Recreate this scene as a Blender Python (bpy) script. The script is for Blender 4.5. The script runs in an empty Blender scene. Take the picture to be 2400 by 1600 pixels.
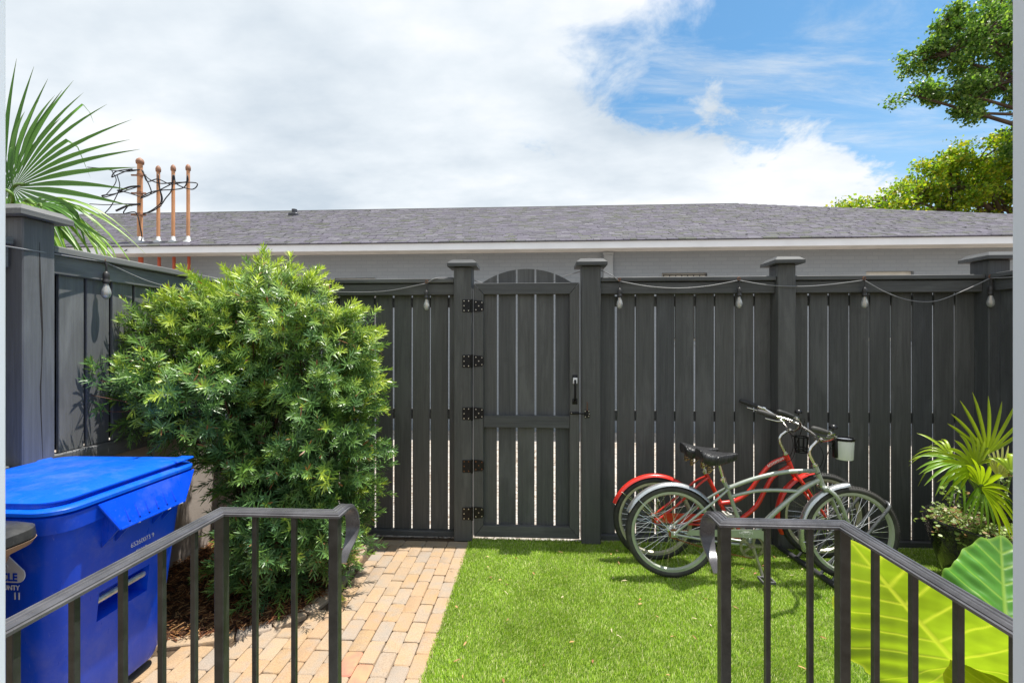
import bpy, bmesh, math, random
import numpy as np
from mathutils import Vector, Matrix

random.seed(7)
RNG = np.random.default_rng(11)
SC = bpy.context.scene
COL = SC.collection
PI = math.pi
rad = math.radians

# ------------------------------------------------------------------ camera
YAW, FPX, CAMZ = rad(3.2), 1066.7, 1.75
cam_d = bpy.data.cameras.new('camera')
cam_d.lens = 16.0
cam_d.sensor_width = 36.0
cam_d.clip_start = 0.02
cam_d.clip_end = 2000
cam = bpy.data.objects.new('camera', cam_d)
COL.objects.link(cam)
cam.location = (0, 0, CAMZ)
cam.rotation_euler = (PI / 2, 0, YAW)
SC.camera = cam

# ------------------------------------------------------------------ sun, sky, exposure
KX, KY = 0.27, 0.075                      # shadow shift per metre of height
sun_dir = Vector((KX, KY, 1)).normalized()
SUN_EL = math.asin(sun_dir.z)
SUN_AZ = math.atan2(sun_dir.x, sun_dir.y)  # clockwise from +Y
sl = bpy.data.lights.new('sun', 'SUN')
sl.energy = 3.6
sl.angle = rad(0.6)
sl.color = (1.0, 0.955, 0.88)
so = bpy.data.objects.new('sun', sl)
COL.objects.link(so)
so.rotation_euler = sun_dir.to_track_quat('Z', 'Y').to_euler()
so.location = (4, 6, 20)

world = bpy.data.worlds.new('World')
SC.world = world
world.use_nodes = True
WN, WL = world.node_tree.nodes, world.node_tree.links
WN.clear()


def wn(kind, **kw):
    n = WN.new(kind)
    for k, v in kw.items():
        setattr(n, k, v)
    return n


def wm(op, a, b=None, c=None, clamp=False):
    n = WN.new('ShaderNodeMath')
    n.operation = op
    n.use_clamp = clamp
    for i, v in enumerate((a, b, c)):
        if v is None:
            continue
        if isinstance(v, (int, float)):
            n.inputs[i].default_value = v
        else:
            WL.new(v, n.inputs[i])
    return n.outputs[0]


def wsmooth(v, lo, hi):
    n = WN.new('ShaderNodeMapRange')
    n.interpolation_type = 'SMOOTHSTEP'
    WL.new(v, n.inputs[0])
    n.inputs[1].default_value, n.inputs[2].default_value = lo, hi
    n.inputs[3].default_value, n.inputs[4].default_value = 0, 1
    return n.outputs[0]


def build_sky():
    sky = wn('ShaderNodeTexSky', sky_type='NISHITA', sun_disc=False)
    sky.sun_elevation = SUN_EL
    sky.sun_rotation = SUN_AZ
    sky.air_density = 1.0
    sky.dust_density = 0.6
    sky.ozone_density = 3.0
    tc = wn('ShaderNodeTexCoord')
    sep = wn('ShaderNodeSeparateXYZ')
    WL.new(tc.outputs['Generated'], sep.inputs[0])
    x, y, z = sep.outputs
    zc = wm('ADD', wm('MAXIMUM', z, 0.0), 0.22)
    comb = wn('ShaderNodeCombineXYZ')
    WL.new(wm('DIVIDE', x, zc), comb.inputs[0])
    WL.new(wm('DIVIDE', y, zc), comb.inputs[1])
    P = comb.outputs[0]

    def noise(scale, detail, rough, off=(0, 0, 0), sc=(1, 1, 1), rot=0.0, dist=0.0):
        mp = wn('ShaderNodeMapping')
        mp.inputs['Location'].default_value = off
        mp.inputs['Scale'].default_value = sc
        mp.inputs['Rotation'].default_value = (0, 0, rot)
        WL.new(P, mp.inputs[0])
        n = wn('ShaderNodeTexNoise')
        n.inputs['Scale'].default_value = scale
        n.inputs['Detail'].default_value = detail
        n.inputs['Roughness'].default_value = rough
        n.inputs['Distortion'].default_value = dist
        WL.new(mp.outputs[0], n.inputs['Vector'])
        return n.outputs[0]

    az = wm('DEGREES', wm('ARCTAN2', x, y))
    el = wm('DEGREES', wm('ARCSINE', z))
    big = noise(1.5, 8, 0.58, (3.1, 1.7, 0))
    fine = noise(4.2, 10, 0.62, (0.4, 5.2, 0), dist=0.3)
    # open blue gap between a cloud deck on one side and a low bank underneath
    azw = wm('ADD', az, wm('MULTIPLY', wm('SUBTRACT', big, 0.5), 46))
    azw = wm('ADD', azw, wm('MULTIPLY', wm('SUBTRACT', fine, 0.5), 34))
    azw = wm('ADD', azw, wm('MULTIPLY', wm('SUBTRACT', 35, el), 1.0))
    gap_a = wm('MULTIPLY', wsmooth(azw, 9, 22), wm('SUBTRACT', 1, wsmooth(az, 95, 150)))
    thr = wm('SUBTRACT', 25.0, wm('MULTIPLY', wm('MAXIMUM', wm('SUBTRACT', az, 25), 0), 0.9))
    elr = wm('SUBTRACT', el, wm('MAXIMUM', thr, 7.0))
    elr = wm('ADD', elr, wm('MULTIPLY', wm('SUBTRACT', big, 0.5), 16))
    elr = wm('ADD', elr, wm('MULTIPLY', wm('SUBTRACT', fine, 0.5), 22))
    gap = wm('MULTIPLY', gap_a, wsmooth(elr, -2.2, 2.4))
    # thin streaks inside the gap
    wisp = noise(2.0, 9, 0.66, (1.2, 0.3, 0), sc=(0.55, 2.3, 1), rot=rad(24), dist=0.6)
    wispm = wm('MULTIPLY', wsmooth(wisp, 0.44, 0.74), 0.72)
    low = wm('MULTIPLY', wm('SUBTRACT', 1, wsmooth(el, 8, 30)), 0.28)
    thin = wm('MINIMUM', wm('ADD', wispm, low), 0.8)
    cloud = wm('MAXIMUM', wm('SUBTRACT', 1, gap), thin)
    # grey-blue undersides in the deck
    sh1 = noise(1.1, 7, 0.55, (7.7, 2.1, 0), sc=(1, 1.5, 1))
    shade = wn('ShaderNodeValToRGB')
    shade.color_ramp.elements[0].position = 0.36
    shade.color_ramp.elements[0].color = (0.56, 0.64, 0.71, 1)
    shade.color_ramp.elements[1].position = 0.68
    shade.color_ramp.elements[1].color = (1.0, 1.0, 1.0, 1)
    e = shade.color_ramp.elements.new(0.52)
    e.color = (0.76, 0.82, 0.86, 1)
    WL.new(sh1, shade.inputs[0])
    cm = wn('ShaderNodeMix', data_type='RGBA', blend_type='MULTIPLY')
    cm.inputs[0].default_value = 1
    WL.new(shade.outputs[0], cm.inputs[6])
    cm.inputs[7].default_value = (5.8, 5.8, 5.9, 1)
    skyc = wn('ShaderNodeMix', data_type='RGBA', blend_type='MULTIPLY')
    skyc.inputs[0].default_value = 1
    WL.new(sky.outputs[0], skyc.inputs[6])
    skyc.inputs[7].default_value = (0.60, 0.90, 0.93, 1)
    mix = wn('ShaderNodeMix', data_type='RGBA')
    WL.new(cloud, mix.inputs[0])
    WL.new(skyc.outputs[2], mix.inputs[6])
    WL.new(cm.outputs[2], mix.inputs[7])
    bg = wn('ShaderNodeBackground')
    bg.inputs[1].default_value = 0.092
    WL.new(mix.outputs[2], bg.inputs[0])
    out = wn('ShaderNodeOutputWorld')
    WL.new(bg.outputs[0], out.inputs[0])


build_sky()
SC.view_settings.view_transform = 'Standard'
SC.view_settings.look = 'None'
SC.view_settings.gamma = 1.0
SC.view_settings.use_curve_mapping = False
SC.view_settings.exposure = 1.08
SC.cycles.max_bounces = 8
SC.cycles.transparent_max_bounces = 8
SC.cycles.use_denoising = True

# ------------------------------------------------------------------ helpers
CA, SA = math.cos(YAW), math.sin(YAW)


def at(px, py, Y):
    """point of the yard at distance Y that the photograph shows at px, py (2400 x 1600)"""
    u, v = (px - 1200) / FPX, (800 - py) / FPX
    d = (-SA + u * CA, CA + u * SA, v)
    t = Y / d[1]
    return Vector((d[0] * t, Y, CAMZ + d[2] * t))


class MB:
    """collects faces of ONE part"""

    def __init__(self):
        self.v, self.f, self.c = [], [], []

    def add(self, vs, fs):
        o = len(self.v)
        self.v += [tuple(p) for p in vs]
        self.f += [tuple(i + o for i in q) for q in fs]
        return o

    def box(self, x0, x1, y0, y1, z0, z1, b=0.0):
        if b <= 0:
            vs = [(x, y, z) for z in (z0, z1) for y in (y0, y1) for x in (x0, x1)]
            self.add(vs, [(0, 2, 3, 1), (4, 5, 7, 6), (0, 1, 5, 4), (2, 6, 7, 3), (0, 4, 6, 2), (1, 3, 7, 5)])
            return
        self.bevbox(Vector(((x0 + x1) / 2, (y0 + y1) / 2, (z0 + z1) / 2)), Matrix.Identity(3),
                    (x1 - x0) / 2, (y1 - y0) / 2, (z1 - z0) / 2, b)

    def bevbox(self, c, R, hx, hy, hz, b):
        b = min(b, hx * .9, hy * .9, hz * .9)
        idx, vs = {}, []
        for sx in (-1, 1):
            for sy in (-1, 1):
                for sz in (-1, 1):
                    for ax in range(3):
                        h = [hx, hy, hz]
                        p = [sx * (hx - b), sy * (hy - b), sz * (hz - b)]
                        p[ax] = (sx, sy, sz)[ax] * h[ax]
                        idx[(sx, sy, sz, ax)] = len(vs)
                        vs.append(c + R @ Vector(p))
        fs = []
        for ax in range(3):
            a1, a2 = (ax + 1) % 3, (ax + 2) % 3
            for s in (-1, 1):
                q = []
                for s1, s2 in ((-1, -1), (1, -1), (1, 1), (-1, 1)):
                    k = [0, 0, 0]
                    k[ax], k[a1], k[a2] = s, s1, s2
                    q.append(idx[(*k, ax)])
                fs.append(tuple(q if s > 0 else q[::-1]))
            for s1 in (-1, 1):
                for s2 in (-1, 1):
                    q = []
                    for e in (-1, 1):
                        k = [0, 0, 0]
                        k[ax], k[a1], k[a2] = e, s1, s2
                        q.append((idx[(*k, a1)], idx[(*k, a2)]))
                    qq = (q[0][0], q[0][1], q[1][1], q[1][0])
                    fs.append(qq if s1 * s2 < 0 else qq[::-1])
        for sx in (-1, 1):
            for sy in (-1, 1):
                for sz in (-1, 1):
                    q = tuple(idx[(sx, sy, sz, a)] for a in range(3))
                    fs.append(q if sx * sy * sz > 0 else q[::-1])
        self.add(vs, fs)

    def ring(self, c, t, r, n, ref=None, ph=0.0, ry=None):
        t = Vector(t).normalized()
        ref = Vector(ref) if ref is not None else (Vector((0, 0, 1)) if abs(t.z) < .9 else Vector((1, 0, 0)))
        a = t.cross(ref).normalized()
        b = a.cross(t).normalized()
        ry = r if ry is None else ry
        return [Vector(c) + a * (r * math.cos(ph + 2 * PI * k / n)) + b * (ry * math.sin(ph + 2 * PI * k / n)) for k in range(n)]

    def tube(self, pts, r, n=8, caps=True, closed=False, ref=None, ph=0.0):
        pts = [Vector(p) for p in pts]
        m = len(pts)
        rr = r if isinstance(r, (list, tuple)) else [r] * m
        o = len(self.v)
        prev = None
        for i in range(m):
            if closed:
                t = pts[(i + 1) % m] - pts[i - 1]
            else:
                t = pts[min(i + 1, m - 1)] - pts[max(i - 1, 0)]
            if t.length < 1e-9:
                t = Vector((0, 0, 1))
            t.normalize()
            if ref is not None:
                rf = Vector(ref)
            elif prev is None:
                rf = Vector((0, 0, 1)) if abs(t.z) < .9 else Vector((1, 0, 0))
            else:
                rf = prev
            a = t.cross(rf)
            if a.length < 1e-6:
                a = t.cross(Vector((0.3, 1, 0.2)))
            a.normalize()
            b = a.cross(t).normalized()
            prev = b
            for k in range(n):
                an = ph + 2 * PI * k / n
                self.v.append(tuple(pts[i] + a * (rr[i] * math.cos(an)) + b * (rr[i] * math.sin(an))))
        for i in range(m if closed else m - 1):
            i2 = (i + 1) % m
            for k in range(n):
                k2 = (k + 1) % n
                self.f.append((o + i * n + k, o + i2 * n + k, o + i2 * n + k2, o + i * n + k2))
        if caps and not closed:
            self.f.append(tuple(o + k for k in range(n)))
            self.f.append(tuple(o + (m - 1) * n + k for k in reversed(range(n))))

    def lathe(self, prof, c=(0, 0, 0), n=20, axis='z', caps=True):
        o = len(self.v)
        c = Vector(c)
        for r, h in prof:
            for k in range(n):
                an = 2 * PI * k / n
                x, y = r * math.cos(an), r * math.sin(an)
                p = {'z': (x, y, h), 'y': (x, h, y), 'x': (h, x, y)}[axis]
                self.v.append(tuple(c + Vector(p)))
        for i in range(len(prof) - 1):
            for k in range(n):
                k2 = (k + 1) % n
                q = (o + i * n + k, o + i * n + k2, o + (i + 1) * n + k2, o + (i + 1) * n + k)
                self.f.append(q if axis != 'y' else q[::-1])
        if caps:
            self.f.append(tuple(o + k for k in reversed(range(n))))
            self.f.append(tuple(o + (len(prof) - 1) * n + k for k in range(n)))

    def prism(self, poly, h0, h1, axis='y'):
        """polygon (a, b) extruded along axis"""
        n = len(poly)
        mk = {'y': lambda a, b, h: (a, h, b), 'z': lambda a, b, h: (a, b, h), 'x': lambda a, b, h: (h, a, b)}[axis]
        vs = [mk(a, b, h0) for a, b in poly] + [mk(a, b, h1) for a, b in poly]
        fs = [tuple(range(n)), tuple(reversed(range(n, 2 * n)))]
        for k in range(n):
            k2 = (k + 1) % n
            fs.append((k, n + k, n + k2, k2))
        self.add(vs, fs)

    def loft(self, rings, caps=True):
        o = len(self.v)
        n = len(rings[0])
        for r in rings:
            self.v += [tuple(p) for p in r]
        for i in range(len(rings) - 1):
            for k in range(n):
                k2 = (k + 1) % n
                self.f.append((o + i * n + k, o + i * n + k2, o + (i + 1) * n + k2, o + (i + 1) * n + k))
        if caps:
            self.f.append(tuple(o + k for k in reversed(range(n))))
            self.f.append(tuple(o + (len(rings) - 1) * n + k for k in range(n)))

    def mesh(self, name, smooth=None):
        me = bpy.data.meshes.new(name)
        me.from_pydata(self.v, [], self.f)
        bm = bmesh.new()
        bm.from_mesh(me)
        bmesh.ops.recalc_face_normals(bm, faces=bm.faces)
        bm.to_mesh(me)
        bm.free()
        if smooth:
            for p in me.polygons:
                p.use_smooth = True
            if smooth is not True:
                me.set_sharp_from_angle(angle=rad(smooth))
        me.update()
        return me

    def build(self, name, mat, parent=None, smooth=None, loc=None, rot=None):
        me = self.mesh(name, smooth)
        me.materials.append(mat)
        return link(name, me, parent, loc, rot)


def link(name, data, parent=None, loc=None, rot=None):
    o = bpy.data.objects.new(name, data)
    COL.objects.link(o)
    if parent is not None:
        o.parent = parent
    if loc is not None:
        o.location = loc
    if rot is not None:
        o.rotation_euler = rot
    return o


def tag(o, label=None, cat=None, group=None, kind=None):
    if label:
        o['label'] = label
    if cat:
        o['category'] = cat
    if group:
        o['group'] = group
    if kind:
        o['kind'] = kind
    return o


def thing(name, label, cat, loc=(0, 0, 0), rz=0.0, group=None):
    o = link(name, None, None, loc, (0, 0, rz))
    o.empty_display_size = 0.1
    return tag(o, label, cat, group)


def raw_mesh(name, V, F, mat, parent=None, color=None, smooth=False, nper=None):
    """big meshes from numpy: V (n,3); F flat loop indices with nper verts per face (array of loop totals)"""
    me = bpy.data.meshes.new(name)
    V = np.asarray(V, dtype=np.float32)
    F = np.asarray(F, dtype=np.int32)
    tot = np.asarray(nper, dtype=np.int32)
    me.vertices.add(len(V))
    me.vertices.foreach_set('co', V.ravel())
    me.loops.add(len(F))
    me.loops.foreach_set('vertex_index', F)
    me.polygons.add(len(tot))
    st = np.concatenate(([0], np.cumsum(tot)[:-1])).astype(np.int32)
    me.polygons.foreach_set('loop_start', st)
    me.polygons.foreach_set('loop_total', tot)
    if smooth:
        me.polygons.foreach_set('use_smooth', np.ones(len(tot), dtype=bool))
    me.update(calc_edges=True)
    me.validate()
    if color is not None:
        at_ = me.color_attributes.new('Col', 'FLOAT_COLOR', 'POINT')
        c4 = np.ones((len(V), 4), dtype=np.float32)
        c4[:, :3] = color
        at_.data.foreach_set('color', c4.ravel())
    me.materials.append(mat)
    return link(name, me, parent)


def smooth_path(pts, n=6, closed=False):
    """Catmull-Rom through pts"""
    P = [Vector(p) for p in pts]
    out = []
    m = len(P)
    for i in range(m if closed else m - 1):
        if closed:
            p0, p1, p2, p3 = P[i - 1], P[i], P[(i + 1) % m], P[(i + 2) % m]
        else:
            p1, p2 = P[i], P[i + 1]
            p0 = P[i - 1] if i > 0 else p1 * 2 - p2
            p3 = P[i + 2] if i + 2 < m else p2 * 2 - p1
        for k in range(n):
            t = k / n
            out.append(0.5 * ((2 * p1) + (p2 - p0) * t + (2 * p0 - 5 * p1 + 4 * p2 - p3) * t * t + (3 * p1 - p0 - 3 * p2 + p3) * t ** 3))
    if not closed:
        out.append(P[-1])
    return out


def text_mesh(txt, size, depth=0.001, bold=0.0, spacing=1.0):
    cu = bpy.data.curves.new('t', 'FONT')
    cu.body = txt
    cu.size = size
    cu.extrude = depth
    cu.offset = bold
    cu.space_character = spacing
    cu.align_x = 'CENTER'
    cu.align_y = 'CENTER'
    o = bpy.data.objects.new('t', cu)
    COL.objects.link(o)
    dg = bpy.context.evaluated_depsgraph_get()
    dg.update()
    me = bpy.data.meshes.new_from_object(o.evaluated_get(dg))
    bpy.data.objects.remove(o)
    bpy.data.curves.remove(cu)
    return me


# ------------------------------------------------------------------ materials
def srgb(r, g, b):
    f = lambda c: (c / 255 / 12.92) if c / 255 <= .04045 else ((c / 255 + .055) / 1.055) ** 2.4
    return (f(r), f(g), f(b))


class Mat:
    def __init__(self, name):
        self.m = bpy.data.materials.new(name)
        self.m.use_nodes = True
        self.N, self.L = self.m.node_tree.nodes, self.m.node_tree.links
        self.b = self.N['Principled BSDF']
        self.out = self.N['Material Output']

    def node(self, kind, **kw):
        n = self.N.new(kind)
        for k, v in kw.items():
            setattr(n, k, v)
        return n

    def coords(self, scale=(1, 1, 1), which='Object', rand=True):
        tc = self.node('ShaderNodeTexCoord')
        mp = self.node('ShaderNodeMapping')
        mp.inputs['Scale'].default_value = scale
        self.L.new(tc.outputs[which], mp.inputs[0])
        if rand:
            oi = self.node('ShaderNodeObjectInfo')
            ml = self.node('ShaderNodeVectorMath', operation='SCALE')
            ml.inputs[0].default_value = (13.7, 7.3, 9.1)
            self.L.new(oi.outputs['Random'], ml.inputs['Scale'])
            self.L.new(ml.outputs[0], mp.inputs['Location'])
        return mp.outputs[0]

    def noise(self, vec, scale, detail=6, rough=.6, dist=0.0):
        n = self.node('ShaderNodeTexNoise')
        n.inputs['Scale'].default_value = scale
        n.inputs['Detail'].default_value = detail
        n.inputs['Roughness'].default_value = rough
        n.inputs['Distortion'].default_value = dist
        self.L.new(vec, n.inputs['Vector'])
        return n.outputs[0]

    def ramp(self, fac, stops):
        r = self.node('ShaderNodeValToRGB')
        els = r.color_ramp.elements
        while len(els) < len(stops):
            els.new(.5)
        for e, (p, c) in zip(els, stops):
            e.position = p
            e.color = (*c, 1)
        self.L.new(fac, r.inputs[0])
        return r.outputs[0]

    def mixc(self, fac, a, b, mode='MIX'):
        n = self.node('ShaderNodeMix', data_type='RGBA', blend_type=mode)
        for i, v in ((0, fac), (6, a), (7, b)):
            if isinstance(v, (int, float)):
                n.inputs[i].default_value = v
            elif isinstance(v, tuple):
                n.inputs[i].default_value = (*v, 1)
            else:
                self.L.new(v, n.inputs[i])
        return n.outputs[2]

    def math(self, op, a, b=0.0, clamp=False):
        n = self.node('ShaderNodeMath', operation=op, use_clamp=clamp)
        for i, v in enumerate((a, b)):
            if isinstance(v, (int, float)):
                n.inputs[i].default_value = v
            else:
                self.L.new(v, n.inputs[i])
        return n.outputs[0]

    def rand(self):
        return self.node('ShaderNodeObjectInfo').outputs['Random']

    def set(self, color=None, rough=None, metal=None, spec=None):
        for key, v in (('Base Color', color), ('Roughness', rough), ('Metallic', metal), ('Specular IOR Level', spec)):
            if v is None:
                continue
            if isinstance(v, tuple):
                self.b.inputs[key].default_value = (*v, 1)
            elif isinstance(v, (int, float)):
                self.b.inputs[key].default_value = v
            else:
                self.L.new(v, self.b.inputs[key])
        return self

    def bump(self, h, strength=.3, dist=.01):
        n = self.node('ShaderNodeBump')
        n.inputs['Strength'].default_value = strength
        n.inputs['Distance'].default_value = dist
        self.L.new(h, n.inputs['Height'])
        self.L.new(n.outputs[0], self.b.inputs['Normal'])
        return self


def simple(name, col, rough=.5, metal=0.0, var=.12, scale=6, bump=.0, bscale=60, spec=.5):
    M = Mat(name)
    v = M.coords()
    n = M.noise(v, scale)
    lo, hi = tuple(c * (1 - var * 1.6) for c in col), tuple(min(1, c * (1 + var * 1.6)) for c in col)
    M.set(M.ramp(n, [(.3, lo), (.7, hi)]), None, metal, spec)
    r = M.ramp(M.noise(v, scale * 3.1), [(.3, (max(0, rough - .08),) * 3), (.7, (min(1, rough + .08),) * 3)])
    M.L.new(r, M.b.inputs['Roughness'])
    if bump:
        M.bump(M.noise(v, bscale, 4), bump, .004)
    return M.m


def painted_wood(name, base, axis='z', vertical=1.0):
    """weathered painted timber with grain along one axis, patches of worn paint, knots"""
    M = Mat(name)
    s = {'z': (30, 30, 1.1), 'x': (1.1, 30, 30), 'y': (30, 1.1, 30)}[axis]
    s2 = {'z': (5, 5, .9), 'x': (.9, 5, 5), 'y': (5, .9, 5)}[axis]
    v = M.coords(s)
    grain = M.noise(v, 2.2, 7, .65, .6)
    patch = M.noise(M.coords(s2), 1.3, 5, .6, .4)
    blot = M.noise(M.coords(), 7, 4, .6)
    c0 = tuple(c * .84 for c in base)
    c1 = tuple(c * 1.13 for c in base)
    col = M.ramp(grain, [(.32, c0), (.68, c1)])
    worn = tuple(c * 1.75 + .012 for c in base)
    col = M.mixc(M.math('MULTIPLY', M.ramp(patch, [(.52, (0, 0, 0)), (.66, (1, 1, 1))]), .40), col, worn)
    col = M.mixc(M.math('MULTIPLY', M.ramp(blot, [(.60, (0, 0, 0)), (.78, (1, 1, 1))]), .35), col, tuple(c * .6 for c in base))
    # board-to-board difference of tone
    r = M.rand()
    tone = M.ramp(r, [(0, (.84, .85, .87)), (.5, (1.0, .985, .95)), (1, (1.12, 1.09, 1.04))])
    col = M.mixc(1.0, col, tone, 'MULTIPLY')
    M.set(col, None, 0, .35)
    M.L.new(M.ramp(grain, [(.3, (.78,) * 3), (.7, (.55,) * 3)]), M.b.inputs['Roughness'])
    vo = M.node('ShaderNodeTexVoronoi')
    vo.inputs['Scale'].default_value = 2.6
    M.L.new(M.coords({'z': (1, 1, .55), 'x': (.55, 1, 1), 'y': (1, .55, 1)}[axis]), vo.inputs['Vector'])
    knot = M.ramp(vo.outputs['Distance'], [(.0, (0, 0, 0)), (.09, (1, 1, 1))])
    h = M.math('ADD', grain, M.math('MULTIPLY', knot, .5))
    M.bump(h, .42, .004)
    return M.m


def leafy(name, rough=.4, trans=.4, tint=(1.25, 1.3, .6), spec=.45, gain=1.0):
    """foliage: colour from the leaf's own attribute, light comes through the blade"""
    M = Mat(name)
    a = M.node('ShaderNodeVertexColor', layer_name='Col')
    col = a.outputs[0]
    M.set(col, rough, 0, spec)
    t = M.node('ShaderNodeBsdfTranslucent')
    M.L.new(M.mixc(1.0, col, tint, 'MULTIPLY'), t.inputs[0])
    mx = M.node('ShaderNodeMixShader')
    mx.inputs[0].default_value = trans
    M.L.new(M.b.outputs[0], mx.inputs[1])
    M.L.new(t.outputs[0], mx.inputs[2])
    M.L.new(mx.outputs[0], M.out.inputs[0])
    return M.m


PAINT = (0.078, 0.081, 0.084)
m_wood_z = painted_wood('charcoal_paint_upright', PAINT, 'z')
m_wood_x = painted_wood('charcoal_paint_along_x', PAINT, 'x')
m_wood_y = painted_wood('charcoal_paint_along_y', PAINT, 'y')
SIDEP = (0.142, 0.146, 0.150)
m_side_z = painted_wood('slate_paint_upright', SIDEP, 'z')
m_side_y = painted_wood('slate_paint_along_y', SIDEP, 'y')
m_black_metal = simple('black_hardware', (.012, .012, .013), .42, .6, .2, 40)
m_screw = simple('zinc_screw', (.62, .58, .5), .35, .9, .15, 50)
m_rust = simple('rusty_steel', (.28, .11, .04), .8, .4, .3, 50)
m_chrome = simple('chrome', (.72, .71, .69), .16, 1.0, .05, 9)
m_rubber = simple('rubber', (.022, .021, .02), .62, 0, .25, 20, .25, 220)
m_white = simple('white_paint', (.74, .74, .74), .5, 0, .05, 3)

# ================================================================== ground and building
def gravel_mat():
    M = Mat('alley_gravel')
    v = M.coords(which='Object', rand=False)
    vo = M.node('ShaderNodeTexVoronoi')
    vo.inputs['Scale'].default_value = 38
    M.L.new(v, vo.inputs['Vector'])
    sep = M.node('ShaderNodeSeparateColor')
    M.L.new(vo.outputs['Color'], sep.inputs[0])
    col = M.ramp(sep.outputs[0], [(0, srgb(96, 78, 64)), (.35, srgb(172, 160, 146)), (.7, srgb(198, 192, 184)), (1, srgb(122, 100, 82))])
    col = M.mixc(M.ramp(M.noise(v, .8), [(.4, (0, 0, 0)), (.6, (.4, .4, .4))]), col, srgb(176, 176, 176))
    M.set(col, .9)
    M.bump(vo.outputs['Distance'], .8, .015)
    return M.m


def soil_mat():
    M = Mat('ground_soil')
    v = M.coords(rand=False)
    M.set(M.ramp(M.noise(v, 4, 8), [(.3, srgb(88, 74, 58)), (.7, srgb(130, 114, 92))]), .95)
    M.bump(M.noise(v, 30), .6, .01)
    return M.m


mb = MB()
mb.add([(-300, -300, -.03), (300, -300, -.03), (300, 300, -.03), (-300, 300, -.03)], [(0, 1, 2, 3)])
tag(mb.build('ground', soil_mat()), kind='structure')
mb = MB()
mb.add([(-30, 4.06, -.022), (30, 4.06, -.022), (30, 8.95, -.022), (-30, 8.95, -.022)], [(0, 1, 2, 3)])
tag(mb.build('alley', gravel_mat()), kind='structure')


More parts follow.
